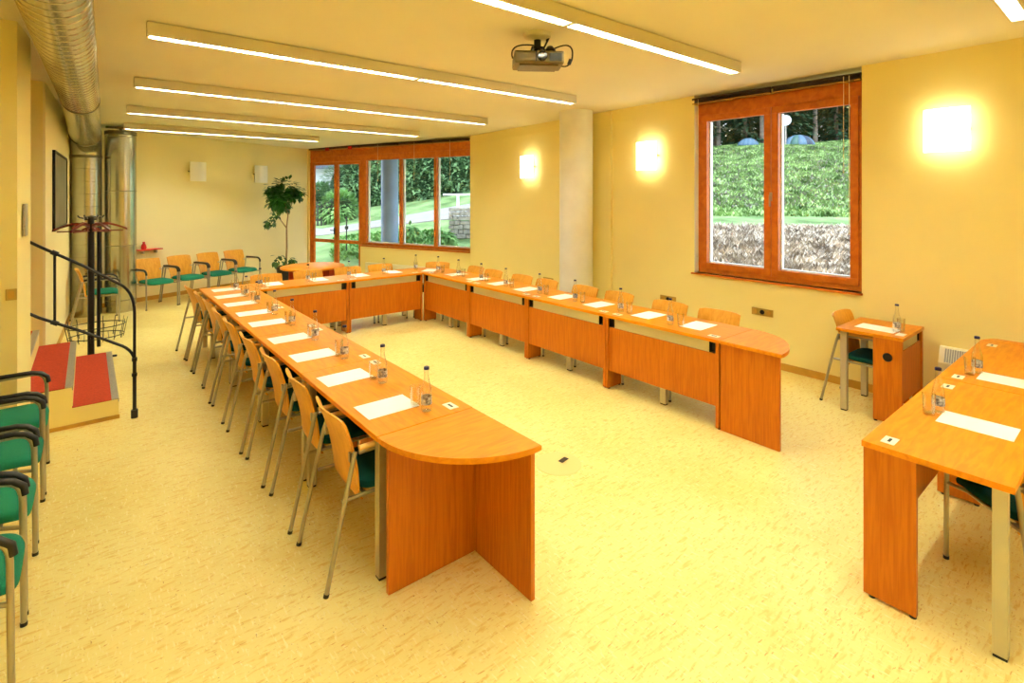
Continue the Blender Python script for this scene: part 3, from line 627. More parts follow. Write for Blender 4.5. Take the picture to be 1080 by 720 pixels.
# ------------------------------------------------------------------ tables
TT = 0.74; TH_ = 0.028
def seam_port(r, x, y):
    bm = bmesh.new(); box(bm, x - 0.045, x + 0.045, y - 0.028, y + 0.028, TT, TT + 0.003, 0.001); p = build('cable_port', bm, M['white'], r)
    bm = bmesh.new(); box(bm, x - 0.022, x + 0.022, y - 0.006, y + 0.006, TT + 0.003, TT + 0.0042); build('port_slot', bm, M['black'], p)
def desk(L, W, loc, rz, label, group, ports=(True, True), poly=None, open_left=False, grommet=False, center=True):
    """local x along the front, y=0 the modesty side, y=W the sitter's side"""
    r = empty('conference_table', loc, rz, label, 'table', group)
    e = 0.0015
    bm = bmesh.new()
    if poly: prism(bm, poly, TT - TH_, TT, 0.003)
    else: box(bm, e, L - e, 0, W, TT - TH_, TT, 0.003)
    build('tabletop', bm, M['top'], r)
    zt = TT - TH_ - 0.0005
    for x0 in (0.004, L - 0.032):
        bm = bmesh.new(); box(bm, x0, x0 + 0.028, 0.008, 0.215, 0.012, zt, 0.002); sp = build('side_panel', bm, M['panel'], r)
        bm = bmesh.new()
        for yy in (0.04, 0.2): lathe(bm, [(0, 0), (0.014, 0), (0.014, 0.012), (0, 0.012)], 10, (x0 + 0.014, yy))
        build('foot', bm, M['black'], sp)
        if grommet and x0 < 0.1:
            bm = bmesh.new(); bmesh.ops.create_cone(bm, cap_ends=True, segments=28, radius1=0.032, radius2=0.036, depth=0.008, matrix=Matrix.Translation((x0 - 0.004, 0.11, 0.56)) @ Matrix.Rotation(PI / 2, 4, 'Y')); build('cable_grommet', bm, M['black'], sp)
        if x0 < 0.1 and not grommet:
            bm = bmesh.new()
            for zz in (0.56, 0.42, 0.28): bmesh.ops.create_cone(bm, cap_ends=True, segments=12, radius1=0.006, radius2=0.006, depth=0.003, matrix=Matrix.Translation((x0 - 0.001, 0.045, zz)) @ Matrix.Rotation(PI / 2, 4, 'Y'))
            build('screw_cap', bm, M['armwood'], sp)
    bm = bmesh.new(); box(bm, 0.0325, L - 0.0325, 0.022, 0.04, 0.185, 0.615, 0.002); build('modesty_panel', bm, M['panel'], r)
    bm = bmesh.new(); box(bm, 0.10, L - 0.10, 0.03, 0.036, 0.617, zt); box(bm, 0.10, L - 0.10, 0.036, 0.16, 0.617, 0.625); build('cable_tray', bm, M['tray'], r)
    for x0, x1 in ((0.0325, 0.1), (L - 0.1, L - 0.0325)):
        bm = bmesh.new(); box(bm, x0, x1, 0.06, 0.066, 0.617, zt); box(bm, x0, x0 + 0.003, 0.03, 0.06, 0.617, zt); box(bm, x1 - 0.003, x1, 0.03, 0.06, 0.617, zt); box(bm, x0, x1, 0.036, 0.06, 0.616, 0.62)
        build('cable_opening', bm, M['black'], r)
    xs = (0.03, L - 0.08)
    for x0 in xs:
        bm = bmesh.new(); box(bm, x0, x0 + 0.05, W - 0.075, W - 0.025, 0.012, zt, 0.004); lg = build('leg', bm, M['tsteel'], r)
        bm = bmesh.new(); box(bm, x0 + 0.002, x0 + 0.048, W - 0.073, W - 0.027, 0, 0.012, 0.002); build('foot', bm, M['black'], lg)
    if center:
        bm = bmesh.new(); box(bm, L / 2 - 0.03, L / 2 + 0.03, 0.10, 0.145, 0.012, 0.61, 0.004); lg = build('leg', bm, M['tsteel'], r)
        bm = bmesh.new(); box(bm, L / 2 - 0.028, L / 2 + 0.028, 0.102, 0.143, 0, 0.012, 0.002); build('foot', bm, M['black'], lg)
    bm = bmesh.new(); box(bm, 0.08, L - 0.08, W - 0.06, W - 0.04, zt - 0.04, zt, 0.002); build('rail', bm, M['tsteel'], r)
    po = 0.17 if L > 1.3 else 0.09
    if ports[0]: seam_port(r, po, 0.09)
    if ports[1]: seam_port(r, L - (0.10 if L > 1.3 else 0.09), 0.09)
    return r
W_ = 0.57; YI = 7.08
UL = (YI - 2.40) / 4
for k in range(4):
    desk(UL, W_, (1.67, 2.40 + UL * k, 0), PI / 2, 'conference table unit in the left row, %s from its rounded near end' % ORD[k], 'left row table units')
UR = (YI - 2.24) / 4
for k in range(4):
    desk(UR, W_, (4.0, 2.24 + UR * (k + 1), 0), -PI / 2, 'conference table unit in the right row, %s from its rounded near end' % ORD[k], 'right row table units')
UF = (4.0 - 1.67) / 2
for k in range(2):
    desk(UF, W_, (1.67 + UF * k, YI, 0), 0, 'conference table unit of the far row, ' + ('left one' if k == 0 else 'right one'), 'far row table units')
desk(1.40, 0.54, (4.30, 0.89, 0), PI, 'large table unit at the right picture edge, nearest the camera', 'right edge table units', center=False)
desk(1.40, 0.54, (5.70, 0.89, 0), PI, 'table unit at the right picture edge, farther one by the convector', 'right edge table units', center=False)
desk(0.63, 0.50, (5.22, 1.30, 0), 0, 'small single table against the right wall below the window', 'small table', ports=(False, False), grommet=True, center=False)
def end_piece(cx, cy, sx, rx, ry, label, name='table_end_piece'):
    """quarter-round end of a row, its straight sides on x=cx and y=cy; the arc runs out towards sx*x and -y"""
    r = empty(name, (cx, cy, 0), 0, label, 'table end', 'rounded table ends')
    pts = [(0, 0)] + [(sx * rx * math.cos(t), -ry * math.sin(t)) for t in [i * PI / 2 / 20 for i in range(21)]]
    pts = [(x, y - 0.0015) for x, y in pts]
    if sx < 0: pts = pts[::-1]
    bm = bmesh.new(); prism(bm, pts, TT - TH_, TT, 0.004); build('tabletop', bm, M['top'], r)
    zt = TT - TH_ - 0.0005
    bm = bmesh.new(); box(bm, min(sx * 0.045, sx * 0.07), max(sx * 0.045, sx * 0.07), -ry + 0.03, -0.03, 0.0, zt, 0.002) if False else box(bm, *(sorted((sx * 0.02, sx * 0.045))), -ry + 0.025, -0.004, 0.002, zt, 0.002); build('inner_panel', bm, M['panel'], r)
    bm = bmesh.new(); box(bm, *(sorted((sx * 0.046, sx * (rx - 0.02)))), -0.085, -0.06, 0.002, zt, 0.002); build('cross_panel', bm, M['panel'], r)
    return r
end_piece(1.67, 2.40, -1, 0.57, 0.57, 'quarter-round end of the left table row, nearest the camera')
end_piece(4.0, 2.24, 1, 0.57, 0.50, 'quarter-round end of the right table row beside the small table')
# corners of the U
cr = empty('corner_table', (1.67, YI, 0), 0, 'square corner piece joining the left and far table rows', 'table')
bm = bmesh.new(); box(bm, -W_ , -0.0015, 0.0015, W_, TT - TH_, TT, 0.003); build('tabletop', bm, M['top'], cr)
bm = bmesh.new(); box(bm, -W_ + 0.03, -W_ + 0.08, W_ - 0.08, W_ - 0.03, 0, TT - TH_ - 0.0005, 0.004); build('leg', bm, M['tsteel'], cr)
cr2 = empty('corner_table', (4.0, YI, 0), 0, 'quarter-round corner piece joining the far and right table rows', 'table')
bm = bmesh.new(); prism(bm, [(0.0015, 0.0015)] + [(W_ * math.cos(t) , W_ * math.sin(t)) for t in [i * PI / 2 / 20 for i in range(21)]][0:21], TT - TH_, TT, 0.003); build('tabletop', bm, M['top'], cr2)
bm = bmesh.new(); box(bm, 0.33, 0.38, 0.33, 0.38, 0, TT - TH_ - 0.0005, 0.004); build('leg', bm, M['tsteel'], cr2)
ce = empty('corner_table', (5.70, 0.89, 0), 0, 'small clipped corner piece closing the right edge table against the wall', 'table')
bm = bmesh.new(); prism(bm, [(0.002, -0.002), (0.002, -0.54), (0.13, -0.54), (0.13, -0.08), (0.09, -0.04)], TT - TH_, TT, 0.003); build('tabletop', bm, M['top'], ce)
bm = bmesh.new(); box(bm, 0.07, 0.11, -0.30, -0.26, 0, TT - TH_ - 0.0005, 0.003); build('leg', bm, M['tsteel'], ce)
# round table at the back
rt = empty('round_table', (2.95, 8.95, 0), 0, 'round beech table with shaded red crossed panels standing behind the far row', 'table')
bm = bmesh.new(); lathe(bm, [(0, TT - 0.03), (0.505, TT - 0.03), (0.51, TT - 0.027), (0.51, TT - 0.003), (0.505, TT), (0, TT)], 48); build('tabletop', bm, M['top'], rt, True)
M['shadedpanel'] = wood('shaded_red_panel', rgb(176, 60, 12), rgb(150, 44, 8), (20, 20, 1.2), 0.45)  # shade beneath the tabletop is put into this darker red
for ang in (0.3, 0.3 + PI / 2):
    bm = bmesh.new(); box(bm, -0.44, 0.44, -0.014, 0.014, 0, TT - 0.0305, 0.002, Matrix.Rotation(ang, 4, 'Z')); build('base_panel', bm, M['shadedpanel'], rt)

# ------------------------------------------------------------------ chairs (local +x is forward)
def make_chair(wide, label, group, armm, seatm):
    r = empty('conference_chair', (0, 0, 0), 0, label, 'chair', group)
    hw = wide
    # plywood back shell: bent sheet, gently dished, narrower at the foot
    bm = bmesh.new(); nz_, ny_ = 12, 8; th = 0.011; F_, B_ = [], []
    for i in range(nz_ + 1):
        t = i / nz_; z = 0.37 + 0.45 * t; x = -0.135 - 0.035 * t - 0.085 * t * t
        if i == 0: x += 0.02
        hwid = 0.172 + 0.036 * math.sin(t * PI * 0.6); rowf, rowb = [], []
        for j in range(ny_ + 1):
            u = -1 + 2 * j / ny_; dish = 0.035 * u * u * (0.3 + 0.7 * t)
            zz = z - (0.012 * u ** 6 if i == nz_ else 0) + (0.03 * u * u * 0 if i == 0 else 0)
            rowf.append(bm.verts.new((x + dish + th, hwid * u, zz))); rowb.append(bm.verts.new((x + dish, hwid * u, zz)))
        F_.append(rowf); B_.append(rowb)
    for i in range(nz_):
        for j in range(ny_):
            bm.faces.new((F_[i][j], F_[i][j + 1], F_[i + 1][j + 1], F_[i + 1][j])); bm.faces.new((B_[i][j + 1], B_[i][j], B_[i + 1][j], B_[i + 1][j + 1]))
        bm.faces.new((B_[i][0], F_[i][0], F_[i + 1][0], B_[i + 1][0])); bm.faces.new((F_[i][ny_], B_[i][ny_], B_[i + 1][ny_], F_[i + 1][ny_]))
    for j in range(ny_):
        bm.faces.new((F_[nz_][j], F_[nz_][j + 1], B_[nz_][j + 1], B_[nz_][j])); bm.faces.new((B_[0][j], B_[0][j + 1], F_[0][j + 1], F_[0][j]))
    build('backrest', bm, M['shell'], r, True)
    # seat cushion
    bm = bmesh.new(); prev = None; NS = 40
    for z, ins in ((0.426, 0.012), (0.430, 0.002), (0.448, 0.0), (0.462, 0.006), (0.470, 0.022), (0.474, 0.06)):
        ring = []
        for q in range(NS):
            t = 2 * PI * q / NS; c_, s_ = math.cos(t), math.sin(t); e_ = 0.38
            ux = math.copysign(abs(c_) ** e_, c_); uy = math.copysign(abs(s_) ** e_, s_)
            X_ = 0.0825 + ux * (0.2025 - ins); Y_ = uy * (0.221 - ins) * (0.93 + 0.07 * (ux + 1) / 2)
            Z_ = z - max(0, X_ - 0.17) ** 2 * 2.0
            ring.append(bm.verts.new((X_, Y_, Z_)))
        if prev:
            for q in range(NS): bm.faces.new((prev[q], prev[(q + 1) % NS], ring[(q + 1) % NS], ring[q]))
        else: bm.faces.new(ring[::-1])
        prev = ring
    ctr = bm.verts.new((0.08, 0, 0.475))
    for q in range(NS): bm.faces.new((prev[q], prev[(q + 1) % NS], ctr))
    build('seat', bm, M[seatm], r, True)
    bm = bmesh.new(); box(bm, -0.09, 0.22, -0.17, 0.17, 0.414, 0.426, 0.004); build('seat_board', bm, M['shell'], r)
    for s in (-1, 1):
        y = s * hw
        bm = bmesh.new(); tube(bm, [(0.27, y, 0.012), (0.265, y, 0.56)] + bez((0.265, y, 0.56), (0.265, y, 0.655), (0.19, y, 0.655), 6)[1:] + [(0.0, y, 0.652), (-0.14, y * 0.985, 0.645)], 0.0115, 10)
        lg = build('leg', bm, M['steel'], r, True)
        bm = bmesh.new(); tube(bm, [(0.27, y, 0), (0.27, y, 0.016)], 0.0135, 10); build('foot_glide', bm, M['black'], lg, True)
        bm = bmesh.new(); tube(bm, [(-0.30, y, 0.012), (-0.215, y * 0.99, 0.40), (-0.17, y * 0.97, 0.60), (-0.155, y * 0.95, 0.648)], 0.0115, 10)
        lg = build('leg', bm, M['steel'], r, True)
        bm = bmesh.new(); tube(bm, [(-0.303, y, 0), (-0.299, y, 0.016)], 0.0135, 10); build('foot_glide', bm, M['black'], lg, True)
        bm = bmesh.new(); ap = [(-0.15, y, 0.667), (0.0, y, 0.669), (0.19, y, 0.668), (0.235, y, 0.655), (0.268, y, 0.625), (0.274, y, 0.585)] if armm == 'black' else [(-0.14, y, 0.667), (0.0, y, 0.669), (0.19, y, 0.668)]
        tube(bm, ap, 0.0155 if armm == 'black' else 0.014, 10); build('armrest', bm, M[armm], r, True)
        bm = bmesh.new(); tube(bm, [(-0.165, y * 0.96, 0.615), (-0.160, s * 0.19, 0.61)], 0.008, 8); box(bm, -0.175, -0.147, s * 0.19 - 0.012, s * 0.19 + 0.012, 0.59, 0.635, 0.002); build('back_bracket', bm, M['steel'], r, True)
    bm = bmesh.new()
    tube(bm, [(0.267, -hw, 0.405), (0.267, hw, 0.405)], 0.009, 8) if False else tube(bm, [(0.18, -hw * 0.8, 0.405), (0.18, hw * 0.8, 0.405)], 0.010, 8)
    tube(bm, [(-0.09, -hw * 0.8, 0.405), (-0.09, hw * 0.8, 0.405)], 0.010, 8)
    for s in (-1, 1): tube(bm, [(-0.212, s * hw * 0.8, 0.405), (0.18, s * hw * 0.8, 0.405), (0.266, s * hw, 0.405)], 0.010, 8)
    build('seat_frame', bm, M['steel'], r, True)
    return r
tch = None
def chair(kind, x, y, rz, label, group):
    global tch
    if kind == 'table':
        if tch is None:
            tch = make_chair(0.235, label, group, 'armwood', 'dgreen'); tch.location = (x, y, 0); tch.rotation_euler = (0, 0, rz); return tch
        return copy_tree(tch, (x, y, 0), rz, label, group)
    global wch
    if wch is None:
        wch = make_chair(0.255, label, group, 'black', 'green'); wch.location = (x, y, 0); wch.rotation_euler = (0, 0, rz); return wch
    return copy_tree(wch, (x, y, 0), rz, label, group)
wch = None
LY = [2.72, 3.32, 3.93, 4.52, 5.18, 5.73, 6.31, 6.86]
for i, y in enumerate(LY):
    chair('table', 1.205 + rnd.uniform(-0.02, 0.01), y, rnd.uniform(-0.05, 0.05), 'beech shell chair along the left table row, ' + ('%s from the camera' % ORD[i] if i else 'nearest the camera'), 'chairs along the left row')
chair('table', 1.17, 7.42, 0.06, 'beech shell chair at the far left corner of the tables', 'chairs along the left row')
RYC = [2.62, 3.17, 3.85, 4.37, 5.03, 5.53, 6.19, 6.66]
for i, y in enumerate(RYC):
    chair('table', 4.485 + rnd.uniform(-0.01, 0.02), y, PI + rnd.uniform(-0.04, 0.04), 'beech shell chair behind the right table row, ' + ('%s from the camera' % ORD[i] if i else 'nearest the camera'), 'chairs along the right row')
chair('table', 4.36, 7.37, math.radians(-139), 'beech shell chair set diagonally at the far right corner of the tables', 'chair at the corner')
for i, x in enumerate((1.95, 2.52, 3.12, 3.66)):
    chair('table', x, 7.67, -PI / 2 + rnd.uniform(-0.03, 0.03), 'beech shell chair behind the far table row, %s from the left' % ORD[i], 'chairs along the far row')
chair('table', 5.585, 1.665, -PI / 2 - 0.02, 'beech shell chair with dark green seat pushed under the small single table', 'chairs at single places')
chair('table', 3.50, 0.335, math.radians(44), 'chair with dark green seat under the large table at the right edge', 'chairs at the right edge table')
chair('table', 4.95, 0.36, PI / 2, 'chair under the farther table unit at the right edge, mostly hidden', 'chairs at the right edge table')
for i, y in enumerate((4.75, 4.15, 3.52, 2.93)):
    chair('wall', -0.49, y, rnd.uniform(-0.03, 0.03), 'green seated chair with black arms along the left wall, %s' % ('farthest, beside the steps', 'third from the camera', 'second from the camera', 'nearest the camera')[i], 'chairs along the left wall')
bd = Vector((1, 0.43, 0)).normalized(); bn = Vector((bd.y, -bd.x, 0))
for i in range(4):
    p = Vector((0.89, 10.97, 0)) + bd * (0.54 * i)
    chair('wall', p.x, p.y, bang - PI / 2, 'green seated chair with black arms against the back wall, %s from the left' % ORD[i], 'chairs along the back wall')
chair('wall', 0.10, 10.24, 0.02, 'green seated chair turned sideways behind the coat stand', 'chair by the duct')

# ------------------------------------------------------------------ papers, bottles, glasses
paper0 = bott0 = glass0 = None
def paper(x, y, rz, label, group):
    global paper0
    if paper0 is None:
        bm = bmesh.new(); box(bm, -0.15, 0.15, -0.105, 0.105, 0.0, 0.0015); paper0 = tag(build('paper_sheet', bm, M['paper']), label, 'paper', group); o = paper0
    else: o = paper0.copy(); COL.objects.link(o); o['label'] = label; o['group'] = group
    o.location = (x, y, TT + 0.0002); o.rotation_euler = (0, 0, rz)
def bottle(x, y, label, group):
    global bott0
    if bott0 is None:
        r = bott0 = empty('water_bottle', (x, y, TT), 0, label, 'bottle', group)
        bm = bmesh.new(); lathe(bm, [(0, 0.004), (0.022, 0.0), (0.028, 0.004), (0.029, 0.02), (0.029, 0.105), (0.027, 0.125), (0.016, 0.165), (0.0125, 0.19), (0.0125, 0.222), (0.0145, 0.226), (0.0145, 0.232)], 24); build('bottle_body', bm, M['glass'], r, True)
        bm = bmesh.new(); lathe(bm, [(0.0292, 0.04), (0.0296, 0.04), (0.0296, 0.082), (0.0292, 0.082)], 24); build('bottle_label', bm, M['labelm'], r, True)
        bm = bmesh.new(); lathe(bm, [(0.0150, 0.228), (0.0155, 0.230), (0.0148, 0.241), (0.013, 0.243), (0, 0.243)], 20); build('cap', bm, M['cap'], r, True)
    else: copy_tree(bott0, (x, y, TT), rnd.uniform(0, 6), label, group)
def tumbler(x, y, label, group):
    global glass0
    if glass0 is None:
        bm = bmesh.new(); lathe(bm, [(0, 0.0), (0.026, 0.0), (0.030, 0.10), (0.031, 0.112), (0.0295, 0.112), (0.0245, 0.012), (0, 0.010)], 22)
        glass0 = tag(build('drinking_glass', bm, M['glass'], None, True), label, 'glass', group); o = glass0
    else: o = glass0.copy(); COL.objects.link(o); o['label'] = label; o['group'] = group
    o.location = (x, y, TT)
LP = [(1.30, y) for y in (2.71, 3.32, 3.93, 4.52, 5.20, 5.73, 6.31, 6.86)] + [(1.35, 7.36)]
LB = [2.52, 3.07, 3.70, 4.33, 4.95, 5.52, 6.22, 6.72, 7.26]
for i, (x, y) in enumerate(LP):
    wh = (ORD[i] + ' from near end') if i else 'nearest its rounded end'
    paper(x, y, rnd.uniform(-0.04, 0.04), 'white paper sheet on the left table row, ' + wh, 'paper sheets on the left row')
    bottle(1.445, LB[i], 'small water bottle with blue cap on the left table row, ' + wh, 'bottles on the left row')
    tumbler(1.435 + rnd.uniform(-0.01, 0.01), LB[i] + 0.10, 'clear tumbler beside a bottle on the left table row, ' + wh, 'tumblers on the left row')
RYP = [2.61, 3.15, 3.80, 4.36, 5.00, 5.56, 6.06, 6.62]
RB = [(4.14, 2.79), (4.21, 3.42), (4.23, 4.08), (4.24, 4.68), (4.22, 5.31), (4.25, 5.90), (4.24, 6.46), (4.22, 7.0)]
for i, y in enumerate(RYP):
    wh = (ORD[i] + ' from near end') if i else 'nearest its rounded end'
    paper(4.31, y, rnd.uniform(-0.05, 0.05), 'white paper sheet on the right table row, ' + wh, 'paper sheets on the right row')
    bottle(RB[i][0], RB[i][1], 'small water bottle with dark cap on the right table row, ' + wh, 'bottles on the right row')
    tumbler(RB[i][0] + 0.02, RB[i][1] - 0.095, 'clear tumbler beside a bottle on the right table row, ' + wh, 'tumblers on the right row')
paper(4.22, 7.24, math.radians(40), 'white paper sheet on the quarter-round far right corner table', 'paper sheet at the corner')
for i, (x, bx_) in enumerate(((1.93, 1.74), (2.53, 2.35), (3.14, 3.08), (3.67, 3.62))):
    wh = ORD[i] + ' from the left'
    paper(x, 7.45, PI / 2 + rnd.uniform(-0.04, 0.04), 'white paper sheet on the far table row, ' + wh, 'paper sheets on the far row')
    bottle(bx_ if i < 2 else (2.93, 3.47)[i - 2], 7.33, 'small water bottle on the far table row, ' + wh, 'bottles on the far row')
    tumbler((bx_ if i < 2 else (2.93, 3.47)[i - 2]) + 0.09, 7.36, 'clear tumbler beside a bottle on the far table row, ' + wh, 'tumblers on the far row')
bottle(4.06, 7.42, 'small water bottle near the far right table corner', 'bottle at the corner'); tumbler(4.10, 7.50, 'clear tumbler near the far right table corner', 'tumbler at the corner')
for i, x in enumerate((3.55, 4.55)):
    wh = 'nearer the camera' if i == 0 else 'farther from the camera'
    paper(x, 0.57, PI / 2, 'white paper sheet on the right edge table, ' + wh, 'paper sheets on the right edge table')
    bottle(x + 0.055, 0.74, 'water bottle with blue cap on the right edge table, ' + wh, 'bottles on the right edge table')
    tumbler(x - 0.02, 0.765, 'clear tumbler beside the bottle on the right edge table, ' + wh, 'tumblers on the right edge table')
paper(5.47, 1.55, PI / 2 - 0.05, 'white paper sheet on the small single table', 'paper on the small table')
bottle(5.44, 1.40, 'water bottle with dark cap on the small single table', 'bottle on the small table'); tumbler(5.50, 1.385, 'clear tumbler behind the bottle on the small single table', 'tumbler on the small table')
bm = bmesh.new(); box(bm, -0.05, 0.05, -0.03, 0.03, 0, 0.003, 0.001); tag(build('white_card', bm, M['paper'], None, False, (5.36, 1.35, TT)), 'small white card in front of the bottle on the small single table', 'card')

# floor box
fb = empty('floor_box', (2.62, 2.69, 0), math.radians(10), 'flush metal floor box with a dark opening between the table rows', 'floor box')
bm = bmesh.new(); lathe(bm, [(0, 0.0005), (0.16, 0.0005), (0.165, 0.001), (0.165, 0.003), (0.16, 0.004), (0, 0.004)], 36); build('cover', bm, M['base'] if False else mat('floor_box_cover', rgb(238, 214, 140), 0.4, 0.2), fb)
bm = bmesh.new(); box(bm, 0.02, 0.10, -0.02, 0.02, 0.004, 0.006, 0.001); build('opening', bm, M['black'], fb)

# ------------------------------------------------------------------ plant
def leaf(bm, p, d, up, L, wd):
    d = d.normalized(); s = d.cross(up)
    if s.length < 1e-3: s = Vector((1, 0, 0))
    s = s.normalized() * wd; m = p + d * L * 0.5 + up * L * 0.06
    a_, b_, c_, e_ = bm.verts.new(p), bm.verts.new(m + s), bm.verts.new(p + d * L), bm.verts.new(m - s)
    bm.faces.new((a_, b_, c_)); bm.faces.new((a_, c_, e_))
pl = empty('potted_tree', (3.33, 11.85, 0), 0, 'tall potted indoor tree with a dark green crown in the back corner', 'plant')
bm = bmesh.new(); lathe(bm, [(0, 0.0), (0.15, 0.0), (0.19, 0.36), (0.205, 0.36), (0.205, 0.40), (0.18, 0.40), (0.175, 0.34)], 28); build('pot', bm, M['pot'], pl, True)
bm = bmesh.new(); lathe(bm, [(0, 0.345), (0.178, 0.345)], 24); build('soil', bm, M['soil'], pl)
bm = bmesh.new(); tr = [(0.0, 0, 0.34), (0.02, 0, 0.8), (0.015, 0, 1.25), (0.05, 0.02, 1.5)]
tube(bm, tr, [0.022, 0.018, 0.016, 0.012], 8); tube(bm, [(0.015, 0, 1.22), (-0.12, 0.0, 1.42), (-0.22, 0.02, 1.62)], [0.012, 0.009, 0.006], 6)
tube(bm, [(0.05, 0.02, 1.5), (-0.02, 0, 1.75), (-0.08, 0, 2.1)], [0.012, 0.009, 0.005], 6); tube(bm, [(0.05, 0.02, 1.5), (0.14, 0, 1.8), (0.18, 0.03, 2.05)], [0.01, 0.008, 0.005], 6)
build('trunk', bm, M['bark'], pl, True)
bm = bmesh.new()
for cx_, cy_, cz_, rr_, n in ((-0.16, 0, 1.86, 0.26, 150), (0.0, 0.02, 2.08, 0.24, 120), (-0.3, 0, 2.06, 0.14, 50), (0.22, 0, 2.0, 0.16, 60), (-0.05, 0, 1.74, 0.16, 50), (-0.32, 0, 1.35, 0.10, 12), (-0.22, 0, 1.5, 0.1, 10), (-0.15, 0, 0.55, 0.14, 14), (0.1, 0, 0.5, 0.12, 14)):
    for k in range(int(n * 1.7)):
        v = Vector((rnd.gauss(0, 1), rnd.gauss(0, 1), rnd.gauss(0, 1))).normalized() * rr_ * rnd.uniform(0.4, 1)
        leaf(bm, Vector((cx_, cy_, cz_)) + v, v + Vector((rnd.uniform(-.1, .1), rnd.uniform(-.1, .1), -0.12)), Vector((0, 0, 1)), rnd.uniform(0.10, 0.15), 0.042)
build('foliage', bm, M['leafp'], pl)

# ------------------------------------------------------------------ outdoors
FX, FY = math.sin(TH), math.cos(TH)
def out(d, px):     # ground point at depth d along the view axis and bearing px
    s = (px - 540) / 550; return Vector((FX * d + FY * s * d, FY * d - FX * s * d, 0))
DS = [6, 8, 10, 12, 14, 16, 18, 20, 24, 30, 36, 45, 60, 90]
TB = {250: [-.1, -.1, -.1, .0, .25, .4, .50, .60, .66, .7, .8, 1, 1.5, 2], 340: [-.1, -.1, -.1, .0, .25, .4, .54, .64, .70, .8, .9, 1, 1.5, 2],
      400: [-.1, -.1, -.1, .1, .35, .6, .84, .98, 1.46, 1.8, 2, 2.4, 3, 4], 500: [-.1, -.1, 0, .2, .35, .5, 1.2, 1.6, 2.07, 2.6, 3.3, 4, 5, 6],
      600: [0, .2, .5, .8, 1.0, 1.2, 1.4, 1.8, 2.4, 3.4, 4.6, 5.2, 6, 8], 740: [.2, .55, .95, 1.15, 1.25, 1.38, 1.9, 2.4, 3.3, 4.45, 5.2, 5.8, 7, 9],
      900: [.2, .55, .95, 1.12, 1.22, 1.36, 1.9, 2.4, 3.4, 4.7, 5.6, 6.2, 7.4, 9.5], 1200: [.2, .55, .95, 1.15, 1.25, 1.4, 1.9, 2.4, 3.4, 4.7, 5.6, 6.2, 7.4, 9.5]}
TK = sorted(TB)
def gz(x, y):
    d = x * FX + y * FY; l_ = x * FY - y * FX; px = 540 + 550 * l_ / max(d, 0.5); d = max(6, min(89.9, d)); px = max(250.1, min(1199.9, px))
    i = max(j for j in range(len(DS) - 1) if DS[j] <= d); t = (d - DS[i]) / (DS[i + 1] - DS[i])
    k = max(j for j in range(len(TK) - 1) if TK[j] <= px); u = (px - TK[k]) / (TK[k + 1] - TK[k])
    f = lambda q: TB[q][i] * (1 - t) + TB[q][i + 1] * t
    return f(TK[k]) * (1 - u) + f(TK[k + 1]) * u + max(0, min(1, (d - 18) / 6)) * 0.12 * math.sin(x * 0.55) * math.sin(y * 0.7 + 1)
def indoors(x, y, mrg=0.37):
    if x < XR + mrg and y < 8.64 + 0.1 : return True
    rel_ = Vector((x - W0.x, y - W0.y, 0))
    return rel_.dot(WN) < mrg and y < CORNER.y + 8 and x < XR + mrg
bm = bmesh.new(); grid = {}
dl = [6 + 0.22 * i for i in range(64)]; 
while dl[-1] < 88: dl.append(dl[-1] * 1.035)
pxs = [255 + 7.5 * i for i in range(127)]
lay = bm.loops.layers.color.new('zone')
for i, d in enumerate(dl):
    for j, px in enumerate(pxs):
        p = out(d, px); z = gz(p.x, p.y) + rnd.uniform(-1, 1) * (0.05 if (px > 640 and d > 16) else 0.012); 
        if px > 640 and d < 11.8: z += rnd.uniform(-0.08, 0.10)
        grid[i, j] = (p, bm.verts.new((p.x, p.y, z)), 1.0 if (px > 620 and d < 11.6 + 0.5 * math.sin(px * .05)) else 0.0)
for i in range(len(dl) - 1):
    for j in range(len(pxs) - 1):
        q = [grid[i, j], grid[i, j + 1], grid[i + 1, j + 1], grid[i + 1, j]]
        if any(indoors(a_[0].x, a_[0].y) for a_ in q): continue
        f = bm.faces.new([a_[1] for a_ in q])
        for lp, a_ in zip(f.loops, q): lp[lay] = (a_[2], a_[2], a_[2], 1)
gm = mat('meadow_ground', rgb(108, 136, 84), 0.95, var=0.3, scale=1.1, spec=0.1, detail=8, col2=rgb(150, 176, 118))
n = gm.node_tree.nodes; l = gm.node_tree.links; b_ = n['Principled BSDF']
vc = n.new('ShaderNodeVertexColor'); vc.layer_name = 'zone'; mx = n.new('ShaderNodeMix'); mx.data_type = 'RGBA'
src = b_.inputs['Base Color'].links[0].from_socket
z2 = n.new('ShaderNodeTexNoise'); z2.inputs['Scale'].default_value = 3.5; z2.inputs['Detail'].default_value = 8; t2 = n.new('ShaderNodeTexCoord'); l.new(t2.outputs['Object'], z2.inputs[0])
r2 = n.new('ShaderNodeValToRGB'); r2.color_ramp.elements[0].position = 0.35; r2.color_ramp.elements[1].position = 0.65; r2.color_ramp.elements[0].color = rgb(110, 92, 76); r2.color_ramp.elements[1].color = rgb(206, 180, 152); l.new(z2.outputs['Fac'], r2.inputs[0])
l.new(vc.outputs[0], mx.inputs['Factor']); l.new(src, mx.inputs['A']); l.new(r2.outputs[0], mx.inputs['B']); l.new(mx.outputs['Result'], b_.inputs['Base Color'])
bmesh.ops.delete(bm, geom=[v for v in bm.verts if not v.link_faces], context='VERTS')
o = struct('hillside', bm, gm)
if True:
    me = o.data
    for p in me.polygons: p.use_smooth = True
